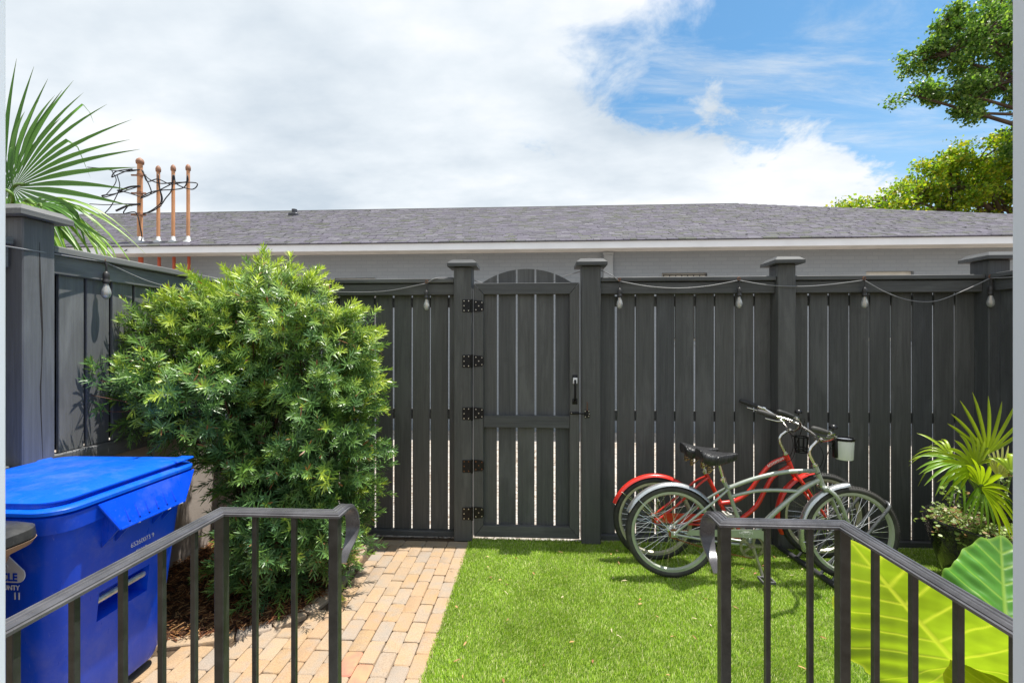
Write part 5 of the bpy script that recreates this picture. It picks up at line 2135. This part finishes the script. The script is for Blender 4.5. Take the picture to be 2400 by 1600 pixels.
    for q in range(4):
        b0 = Vector((rr.uniform(-.07, .07), rr.uniform(-.06, .06), -.01))
        w.tube(smooth_path([b0, b0 + Vector((rr.uniform(-.1, .1), rr.uniform(-.05, .1), .35)), b0 + Vector((rr.uniform(-.22, .25), rr.uniform(-.05, .15), .75)), b0 + Vector((rr.uniform(-.35, .4), rr.uniform(0, .2), 1.15))], 5), [.030 - .0011 * i for i in range(16)], 8)
    w.build('trunk', m_bark, root, True)
    w = MB()
    for i in range(len(C)):
        e = Vector(C[i]) - r0
        s0 = Vector((e.x * .15, e.y * .15, max(.15, e.z * .45)))
        mid = (s0 + e) / 2 + Vector((rr.uniform(-.08, .08), rr.uniform(-.05, .05), rr.uniform(-.05, .1)))
        w.tube(smooth_path([s0, mid, e], 5), [.015 - .001 * q for q in range(11)], 6)
        for q in range(9):
            u = Vector((rr.uniform(-1, 1), rr.uniform(-1, .6), rr.uniform(-.6, 1)))
            u = u.normalized() * .9
            t_ = e + Vector((u.x * Rr[i][0], u.y * Rr[i][1], u.z * Rr[i][2]))
            st = mid.lerp(e, rr.random())
            w.tube(smooth_path([st, (st + t_) / 2 + Vector((0, 0, rr.uniform(-.04, .04))), t_], 3), [.006, .0055, .005, .0045, .004, .003, .0025], 5)
    w.build('branches', m_bark, root, True)


shrub()


def fan_frond(hub, axis, normal, R, nseg, spread, mats, parent, rng, colr, petiole=None, droop=.12, wid=.020, broken=.12, split=.34, blunt=1.7, ww=.52):
    """one fan leaf: pleated segments joined near the hub, petiole below"""
    axis, normal = Vector(axis).normalized(), Vector(normal).normalized()
    side = axis.cross(normal).normalized()
    normal = side.cross(axis).normalized()
    hub = Vector(hub)
    V, F, T, C = [], [], [], []
    for i in range(nseg):
        u = (i + .5) / nseg * 2 - 1
        a = u * spread / 2
        L = R * (1 - .28 * abs(u) ** 2.2) * rng.uniform(.9, 1.06)
        d = axis * math.cos(a) + side * math.sin(a)
        dn = (normal + d * 0).normalized()
        sd = d.cross(dn).normalized()
        rs = R * split
        wb = rs * spread / nseg * ww
        n = 9
        dr = droop * rng.uniform(.6, 1.5) * (1.0 + .8 * abs(u))
        brk = rng.random() < broken
        bt = rng.uniform(.55, .8)
        g = rng.uniform(.82, 1.18)
        o = len(V)
        for k in range(n + 1):
            t = k / n
            s = L * t
            w = wb * (s / rs) if s < rs else max(wb * (1 - ((s - rs) / (L - rs)) ** blunt) * 1.05, .0008)
            z = -dr * t ** 2.4
            p = hub + d * s + Vector((0, 0, -1)) * (dr * t ** 2.4) + dn * (.02 * math.sin(PI * t) * R)
            if brk and t > bt:
                e = (t - bt) / (1 - bt)
                p = hub + d * (L * (bt + (t - bt) * .35)) + Vector((0, 0, -1)) * (dr * bt ** 2.4 + L * (t - bt) * .92)
            fold = w * .55
            V += [tuple(p - sd * w + dn * fold), tuple(p), tuple(p + sd * w + dn * fold)]
            tipc = max(0, (t - .86) / .14)
            c = [colr[q] * g * (1 - tipc * .35) + (.16, .10, .04)[q] * tipc * .6 for q in range(3)]
            C += [[q * .92 for q in c], [min(1, q * 1.12) for q in c], [q * .92 for q in c]]
        for k in range(n):
            for q in range(2):
                b = o + k * 3 + q
                F += [b, b + 3, b + 4, b + 1]
                T.append(4)
    f = raw_mesh('frond', V, F, mats[0], parent, np.array(C), nper=T)
    if petiole:
        w = MB()
        w.tube(smooth_path([Vector(p) for p in petiole] + [hub, hub + axis * R * .12], 5), .008 if R < .5 else .011, 7)
        w.build('petiole', mats[1], f, True)
    return f


def left_palm():
    base = Vector((-3.95, 3.15, 0))
    root = thing('fan_palm', 'tall fan palm with spiky green fronds rising behind the left fence', 'palm', base)
    rng = random.Random(12)
    ml = leafy('palm_blade', .38, .34, (1.2, 1.3, .5), .5)
    mp = simple('palm_petiole', srgb(96, 128, 50), .5, 0, .15)
    mt = simple('palm_fibre_trunk', srgb(92, 70, 48), .95, 0, .3, 14, .8, 40)
    tr = MB()
    tr.tube([(0, 0, -.02), (.02, 0, .8), (-.01, .02, 1.6), (0, 0, 2.35)], [.13, .11, .115, .10], 14)
    for k in range(60):
        a, z = k * 2.4, .15 + k * .036
        tr.tube([(.105 * math.cos(a), .105 * math.sin(a), z), (.15 * math.cos(a + .2), .15 * math.sin(a + .2), z + .09)], [.022, .006], 5)
    tr.build('trunk', mt, root)
    G1, G2, G3 = srgb(84, 128, 44), srgb(70, 112, 42), srgb(120, 156, 52)
    cr = Vector((0, 0, 2.35))
    L = lambda p: Vector(p) - base

    def fr(hx, hy, Y, ax, ay, dY, nrm, R, n, sp, col, droop=.10, broken=.12):
        h = L(at(hx, hy, Y))
        e = L(at(ax, ay, Y + dY))
        fan_frond(h, e - h, nrm, R, n, rad(sp), (ml, mp), root, rng, col, [tuple(cr), tuple((cr + h) / 2 + Vector((0, 0, .06)))], droop, broken=broken, blunt=1.5, ww=.40, split=.36)
    # the big right-reaching fan, face towards the yard
    fr(30, 440, 3.05, 330, 375, -.05, (.1, -1, .25), 1.06, 23, 190, G1, .05, .12)
    fr(10, 455, 3.2, 38, 140, .05, (.2, -1, .1), 1.02, 9, 60, G2, .02, .08)
    fr(60, 470, 2.98, 255, 560, -.12, (.3, -.7, .7), .78, 17, 150, G3, .34, .3)
    fr(120, 500, 3.0, 290, 600, -.10, (.4, -.5, .8), .52, 11, 100, G3, .22, .25)
    fr(30, 460, 2.9, -90, 380, -.1, (-.1, -1, .4), .80, 16, 110, G2, .18, .2)
    fr(20, 470, 3.3, -170, 480, .2, (0, -.4, 1), .9, 24, 150, G2, .3, .2)
    fr(90, 480, 2.92, 190, 560, -.25, (.2, -.8, .6), .46, 16, 140, G1, .20, .3)


left_palm()


def potted_palm():
    pc = Vector((3.14, 3.30, 0))
    Mg = Mat('black_glaze')
    v = Mg.coords(rand=False)
    Mg.set(Mg.ramp(Mg.noise(v, 5, 5), [(.35, (.004, .004, .005)), (.7, (.020, .022, .018))]), None, 0, .6)
    Mg.L.new(Mg.ramp(Mg.noise(v, 7, 4), [(.4, (.03,) * 3), (.7, (.14,) * 3)]), Mg.b.inputs['Roughness'])
    Mg.bump(Mg.noise(v, 11, 4), .35, .02)
    pot = thing('plant_pot', 'large glossy black glazed pot in the right back corner', 'pot', pc)
    b = MB()
    b.lathe([(.20, 0), (.225, .01), (.30, .18), (.355, .36), (.375, .46), (.385, .485), (.385, .505), (.370, .512), (.352, .505), (.345, .47), (.33, .44)], (0, 0, 0), 48, caps=False)
    b.lathe([(.001, .002), (.20, 0)], (0, 0, 0), 48, caps=False)
    b.build('pot_body', Mg.m, pot, 60)
    s = MB()
    s.lathe([(.342, .462), (.2, .475), (.001, .48)], (0, 0, 0), 32, caps=False)
    s.build('soil', simple('potting_soil', srgb(74, 50, 36), .95, 0, .4, 50, .9, 60), pot)
    # small fan palm
    root = thing('lady_palm', 'small yellow green fan palm growing in the black pot', 'palm', pc + Vector((0, 0, .47)))
    rng = random.Random(4)
    ml = leafy('lady_palm_blade', .36, .42, (1.3, 1.3, .4), .5)
    mp = simple('lady_palm_stem', srgb(104, 128, 46), .6, 0, .2)
    o0 = pc + Vector((0, 0, .47))
    Y1, Y2 = srgb(158, 182, 44), srgb(120, 160, 40)
    Y3 = srgb(206, 208, 130)

    def fr(hx, hy, Y, ax, ay, dY, nrm, R, n, sp, col, droop, broken=.05, foot=(0, 0), split=.30):
        h = at(hx, hy, Y) - o0
        e = at(ax, ay, Y + dY) - o0
        p0 = Vector((foot[0], foot[1], -.01))
        fan_frond(h, e - h, nrm, R, n, rad(sp), (ml, mp), root, rng, col, [tuple(p0), tuple((p0 + h) / 2 + Vector((.01, 0, .03)))], droop, broken=broken, split=split, blunt=4.5, ww=.62)
    fr(2312, 1066, 3.28, 2315, 950, 0, (-.1, -1, .1), .45, 9, 105, Y1, .02, .12, split=.2)
    fr(2283, 1100, 3.20, 2240, 1030, -.02, (-.2, -.8, .6), .34, 14, 170, Y1, .08)
    fr(2250, 1085, 3.25, 2150, 1095, -.05, (-.3, -.8, .7), .28, 12, 120, Y2, .08)
    fr(2298, 1142, 3.10, 2320, 1120, -.10, (0, -.75, .7), .30, 15, 230, Y1, .06)
    fr(2300, 1140, 3.15, 2290, 1200, -.05, (0, -1, .3), .20, 8, 110, Y2, .06)
    fr(2340, 1120, 3.35, 2355, 1040, .05, (.1, -1, .4), .28, 12, 110, Y3, .03)
    fr(2370, 1110, 3.25, 2420, 1070, 0, (.1, -.8, .6), .34, 14, 160, Y1, .12)
    fr(2340, 1160, 3.45, 2400, 1200, .1, (.1, -.7, .7), .34, 14, 170, Y2, .16)
    fr(2230, 1070, 3.4, 2170, 1020, .1, (-.2, -.8, .6), .27, 10, 110, Y1, .10)
    st = MB()
    for dx, dy in ((-.03, 0), (.04, .03), (.0, -.04)):
        st.tube(smooth_path([(dx, dy, -.02), (dx - .01, dy, .12), (dx * .5, dy * .5, .27)], 4), [.014] * 9, 8)
    st.build('stem', simple('palm_stem_fibre', srgb(90, 76, 48), .9, 0, .3, 20, .5), root, True)
    # creeper spilling over the rim
    cv = thing('creeping_vine', 'small round leaved creeper spilling over the rim of the black pot', 'creeper', o0)
    r = random.Random(6)
    stems = MB()
    pts, nr = [], []
    for k in range(48):
        a = r.uniform(0, 2 * PI)
        # most of it on the camera side and on the left
        a = r.gauss(-2.2, 1.0)
        r0 = r.uniform(.08, .30)
        p = [Vector((r0 * math.cos(a), r0 * math.sin(a), .0)), Vector(((r0 + .06) * math.cos(a + .1), (r0 + .06) * math.sin(a + .1), r.uniform(.02, .07)))]
        rr_ = r.uniform(.26, .385)
        p.append(Vector((rr_ * math.cos(a + .15), rr_ * math.sin(a + .15), r.uniform(.01, .05))))
        if rr_ > .37:
            p.append(p[-1] + Vector((.02 * math.cos(a), .02 * math.sin(a), -r.uniform(.05, .16))))
        sp_ = smooth_path(p, 6)
        stems.tube(sp_, .0015, 4)
        for q in sp_:
            for _ in range(3):
                pts.append(q + Vector((r.gauss(0, .016), r.gauss(0, .016), r.gauss(.006, .012))))
    # taller trailing sprigs
    for px, py in ((2150, 1215), (2168, 1192), (2206, 1150), (2215, 1170), (2235, 1140), (2260, 1150), (2290, 1165), (2350, 1120), (2365, 1105)):
        e = at(px, py, 3.12) - o0
        s0 = Vector((e.x * .45, e.y * .5, .0))
        sp_ = smooth_path([s0, (s0 + e) / 2 + Vector((0, 0, .06)), e], 7)
        stems.tube(sp_, .0014, 4)
        for q in sp_[5:]:
            for _ in range(2):
                pts.append(q + Vector((r.gauss(0, .010), r.gauss(0, .010), r.gauss(0, .010))))
    for _ in range(900):
        a, q = r.uniform(0, 2 * PI), .34 * math.sqrt(r.random())
        pts.append(Vector((q * math.cos(a), q * math.sin(a), r.uniform(.0, .05))))
    stems.build('vine_stems', simple('vine_stem', srgb(96, 62, 42), .7), cv)
    V, F, T, C = [], [], [], []
    for p in pts:
        R = r.uniform(.0075, .0135)
        nrm = Vector((r.gauss(-.1, .5), r.gauss(-.35, .5), 1)).normalized()
        a = nrm.cross(Vector((r.random() + .1, r.random(), 0))).normalized()
        b = nrm.cross(a)
        o = len(V)
        for k in range(6):
            an = k * PI / 3
            V.append(tuple(p + a * R * math.cos(an) + b * R * .85 * math.sin(an)))
        F += list(range(o, o + 6))
        T.append(6)
        base = srgb(112, 134, 58) if r.random() < .6 else (srgb(136, 156, 70) if r.random() < .8 else srgb(136, 104, 60))
        g = r.uniform(.75, 1.2)
        C += [[q * g for q in base]] * 6
    o = raw_mesh('vine_leaves', V, F, leafy('vine_leaf', .45, .25, (1.2, 1.2, .5)), cv, np.array(C), nper=T)
    tag(o, kind='stuff')


potted_palm()


def ear_leaf(parent, tip, base, wv, col, veinc, ml, cup=.06, seed=0, wave=.012, side_sign=1, fold=0.0):
    """big heart-shaped leaf: tip and base are points, wv a vector giving half the width and its direction"""
    rng = random.Random(seed)
    tip, base, wv = Vector(tip), Vector(base), Vector(wv)
    ax = tip - base
    L = ax.length
    a1 = ax.normalized()
    w1 = (wv - a1 * wv.dot(a1)).normalized()
    nn = a1.cross(w1).normalized()
    tab = [(0, 1), (8, .90), (20, .76), (38, .62), (60, .525), (90, .46), (120, .44), (142, .42), (158, .36), (170, .22), (178, .06)]

    def rr_(th):
        th = abs(th)
        for (x0, y0), (x1, y1) in zip(tab, tab[1:]):
            if th <= x1:
                t = (th - x0) / (x1 - x0)
                t = t * t * (3 - 2 * t) * .5 + t * .5
                return y0 + (y1 - y0) * t
        return tab[-1][1]
    half = wv.length / (L * .48)

    NT, NR = 560, 110
    th = np.radians(-178 + 356 * np.arange(NT + 1) / NT)
    R = np.array([rr_(math.degrees(t)) for t in th]) * (1 + .018 * np.sin(th * 12 + seed) + .012 * np.sin(th * 30 + 1.3 * seed))
    q = (np.arange(NR + 1) / NR) ** .85
    A_ = (R * np.cos(th))[:, None] * q[None, :]
    B_ = (R * np.sin(th))[:, None] * q[None, :]
    Q_ = np.ones_like(R)[:, None] * q[None, :]
    # vein lines in leaf-plane units: start, direction, length, half-thickness at the root
    lines = [(0.0, 0.0, 1.0, 0.0, 1.0, .017)]
    for sg in (-1, 1):
        for a0 in (.04, .19, .34, .49, .64, .79):
            an = rad(64 - 22 * a0)
            lines.append((a0, 0.0, math.cos(an), sg * math.sin(an), .60, .0085))
        for an in (96, 118, 140, 161):
            lines.append((0.0, 0.0, math.cos(rad(an)), sg * math.sin(rad(an)), .5, .009 if an == 140 else .006))
    vein = np.zeros_like(A_)
    ridge = np.zeros_like(A_)
    for (a0, b0, dx, dy, ln, tk) in lines:
        da, db = A_ - a0, B_ - b0
        t = da * dx + db * dy
        bend = 0 if dy == 0 else .10 * t * t * (1 if dy > 0 else -1)
        d = np.abs(-da * dy + db * dx + bend)
        tk_ = tk * np.clip(1 - .62 * t / ln, .34, 1)
        on = (t > 0) & (t < ln)
        if dy != 0:
            on &= (np.sign(B_) == np.sign(dy))
        f = np.where(on, np.clip(1.5 - d / tk_, 0, 1), 0)
        vein = np.maximum(vein, f)
        ridge = np.maximum(ridge, np.where(on, np.exp(-(d / (tk_ * 1.2)) ** 2) * tk_, 0))
    ph = (A_ - .04 - .56 * np.abs(B_)) / .15
    Zd = -wave * np.cos(2 * PI * ph) * np.minimum(1, np.abs(B_) * 6) * (1 - .4 * A_)
    Zd += cup * B_ * B_ * 2.2 - cup * .55 * (A_ - .35) ** 2
    Zd += .010 * np.sin(9 * A_ + 4 * B_ + seed) * np.minimum(1, np.abs(B_) * 4)
    Zd += .004 * np.sin(31 * A_ + 11 * B_) * np.sin(27 * B_ - 9 * A_ + seed) * np.minimum(1, np.abs(B_) * 6)
    Zd += np.maximum(0, np.abs(B_) - .26) * .14 * np.sin(15 * A_ + seed * 2 + np.where(B_ > 0, 2, 0))
    Zd += ridge * side_sign * .4 + fold * np.sqrt(B_ * B_ + .0009)
    P_ = np.array(base)[None, None] + np.array(a1) * (A_ * L)[..., None] + np.array(w1) * (B_ * L * half)[..., None] + np.array(nn) * (Zd * L)[..., None]
    fine = np.sin(60 * A_ + 25 * B_) * np.sin(52 * B_ - 21 * A_)
    tone = 1 + .16 * np.sin(7 * A_ + 5 * B_ + seed) + .10 * np.sin(3.1 * A_ - 6 * B_ + 2 * seed) + .06 * np.sin(19 * A_ - 13 * B_) + .05 * fine
    rim = np.clip((Q_ - .955) / .045, 0, 1) * .8
    vv = np.clip(np.maximum(vein * .58, rim * .6), 0, 1)[..., None]
    Cc = np.array(col) * tone[..., None] * (1 - vv) + np.array(veinc) * vv
    idx = np.arange((NT + 1) * (NR + 1)).reshape(NT + 1, NR + 1)
    Fq = np.stack((idx[:-1, :-1], idx[1:, :-1], idx[1:, 1:], idx[:-1, 1:]), -1).reshape(-1, 4)
    lf = raw_mesh('leaf', P_.reshape(-1, 3), Fq.ravel(), ml, parent, np.clip(Cc.reshape(-1, 3), 0, 1), smooth=True, nper=[4] * len(Fq))
    return lf


def elephant_ears():
    rootp = Vector((1.86, 1.62, 0))
    root = thing('elephant_ear', 'elephant ear plant with huge yellow green veined leaves behind the right railing', 'plant', rootp)
    L = lambda px, py, Y: at(px, py, Y) - rootp
    col1 = srgb(142, 168, 46)
    ml1 = leafy('ear_leaf_backlit', .34, .54, (1.2, 1.18, .5), .5)
    ml2 = leafy('ear_leaf', .34, .30, (1.2, 1.3, .4), .5)
    tip, base = L(1996, 1275, 1.66), L(2247, 1558, 1.62)
    wv = L(2016, 1480, 1.82) - L(2130, 1420, 1.66)
    ear_leaf(root, tip, base, wv * 1.12, col1, srgb(206, 214, 90), ml1, seed=1, cup=.10, wave=.006, fold=.22)
    tip, base = L(2342, 1252, 2.05), L(2362, 1500, 1.80)
    wv = L(2440, 1400, 1.9) - L(2350, 1400, 1.92)
    col2 = srgb(72, 126, 34)
    ear_leaf(root, tip, base, wv * 1.62, col2, srgb(150, 178, 66), ml2, seed=5, cup=.10, wave=.012, fold=-.10)
    tip, base = L(2215, 1605, 1.55), L(2420, 1610, 1.50)
    wv = L(2320, 1680, 1.45) - L(2310, 1600, 1.55)
    ear_leaf(root, tip, base, wv * 1.3, srgb(150, 160, 30), srgb(196, 194, 76), ml1, seed=9, cup=.1)
    m = simple('ear_petiole', srgb(150, 176, 70), .4, 0, .1)
    for e in (L(2247, 1558, 1.62), L(2362, 1500, 1.80), L(2420, 1610, 1.50)):
        w = MB()
        w.tube(smooth_path([(0, 0, -.01), (e.x * .2, e.y * .2 + .02, e.z * .55), (e.x * .7, e.y * .7 + .02, e.z * .95), e], 6), [.02 - .0006 * i for i in range(19)], 9)
        w.build('petiole', m, root, True)


elephant_ears()


# ================================================================== trees beyond the house
def leaf_cloud(centers, radii, per, size, pal, rng, flat=.6, droop=.25):
    V, C = [], []
    for c, r, n in zip(centers, radii, per):
        p = rng.normal(0, .46, (n, 3)) * np.array([1, 1, flat]) * r + np.array(c)
        a = norm(rng.normal(size=(n, 3)) + np.array([0, 0, -droop]))
        b = norm(np.cross(a, rng.normal(size=(n, 3))))
        L = (size * rng.uniform(.6, 1.25, n))[:, None]
        W = L * rng.uniform(.32, .5, n)[:, None]
        q = np.stack((p, p + a * L * .5 + b * W, p + a * L, p + a * L * .5 - b * W), 1)
        V.append(q)
        k = rng.integers(0, len(pal), n)
        C.append(np.array(pal)[k] * rng.uniform(.7, 1.25, n)[:, None])
    V, C = np.vstack(V), np.vstack(C)
    return V, C


def tree(label, base, limbs, lobes, seed, pal, nclump, perclump, size, clump_r):
    base = Vector(base)
    root = thing('leafy_tree', label, 'tree', base, 0, 'trees beyond the house')
    rng = np.random.default_rng(seed)
    rr = random.Random(seed)
    bark = simple('bark_%d' % seed, srgb(92, 78, 64), .95, 0, .25, 4, .6, 20)
    w = MB()
    top = Vector(limbs['top']) - base
    w.tube(smooth_path([(0, 0, -.1), (top.x * .2, top.y * .2, top.z * .35), top * .7, top], 6), [.34 - .013 * i for i in range(19)], 12)
    w.build('trunk', bark, root, True)
    cents = []
    for c, r in lobes:
        m = max(3, int(nclump * (r[0] * r[1] * r[2]) ** .67))
        for _ in range(m):
            u = rng.normal(size=3)
            u /= np.linalg.norm(u)
            u *= rng.uniform(.5, 1.0) ** .5 if rng.random() > .18 else rng.uniform(1.0, 1.32)
            cents.append(np.array(c) + u * np.array(r))
    cents = np.array(cents)
    br = MB()
    for c, r in lobes:
        e = Vector(c) - base
        s = top * rr.uniform(.45, .85)
        br.tube(smooth_path([s, s.lerp(e, .5) + Vector((0, 0, rr.uniform(-.1, .4))), e], 6), [.11 - .007 * i for i in range(13)], 7)
    for q in cents:
        j = min(range(len(lobes)), key=lambda i: (Vector(lobes[i][0]) - Vector(q)).length)
        e = Vector(q) - base
        s = (Vector(lobes[j][0]) - base)
        br.tube([s, s.lerp(e, .5) + Vector((0, 0, .1)), e], [.025, .016, .006], 4, False)
    br.build('branches', bark, root, True)
    rad_ = rng.uniform(.7, 1.25, len(cents)) * clump_r
    V, C = leaf_cloud(cents, rad_, [perclump] * len(cents), size, pal, rng)
    V = V - np.array(base)
    o = raw_mesh('crown', V.reshape(-1, 3), np.arange(len(V) * 4), leafy('tree_leaf_%d' % seed, .42, .48, (1.2, 1.3, .5), .4), root, np.repeat(C, 4, 0), nper=[4] * len(V))
    tag(o, kind='stuff')


def A(px, py, Y):
    return tuple(at(px, py, Y))


tree('dark green tree with drooping branches reaching in at the top right', (18.2, 13.5, -.02), dict(top=(17.6, 13.4, 11.0)),
     [(A(2300, 90, 13), (1.0, .9, .75)), (A(2220, 130, 13), (.75, .7, .45)), (A(2340, 200, 13), (.75, .8, .50)), (A(2230, 210, 12.8), (.70, .6, .28)), (A(2150, 225, 12.7), (.55, .5, .16)), (A(2280, 265, 12.8), (.42, .5, .30)), (A(2370, 30, 13.2), (.8, .8, .5)), (A(2210, 50, 13.2), (.30, .4, .28)),
      (A(2400, 330, 13.4), (.40, .5, .35)), (A(2450, 150, 13.4), (1.2, 1.2, 1.2)), (A(2480, 20, 13.6), (1.6, 1.4, 1.2)), (A(2620, 60, 14), (1.8, 1.6, 1.6))],
     31, [srgb(92, 126, 60), srgb(112, 146, 68), srgb(76, 110, 56), srgb(156, 182, 98)], 50, 150, .088, .26)
tree('yellow green bushy tree rising behind the right end of the roof', (17.0, 16.5, -.02), dict(top=(16.6, 16.2, 7.4)),
     [(A(2330, 440, 15.5), (1.5, 1.2, .95)), (A(2230, 440, 15.3), (1.1, 1.0, .85)), (A(2140, 470, 15), (.8, .8, .55)), (A(2290, 380, 15.3), (.95, .9, .55)), (A(2070, 475, 15), (.55, .6, .34)), (A(2200, 385, 15), (.45, .5, .35)), (A(2370, 350, 15.6), (.6, .8, .55)), (A(2000, 492, 14.9), (.32, .4, .18)), (A(2450, 420, 16), (1.5, 1.3, 1.4)), (A(2600, 430, 16), (1.6, 1.4, 1.5))],
     47, [srgb(150, 176, 46), srgb(172, 190, 52), srgb(122, 156, 48), srgb(190, 182, 62), srgb(108, 140, 50)], 30, 190, .098, .40)
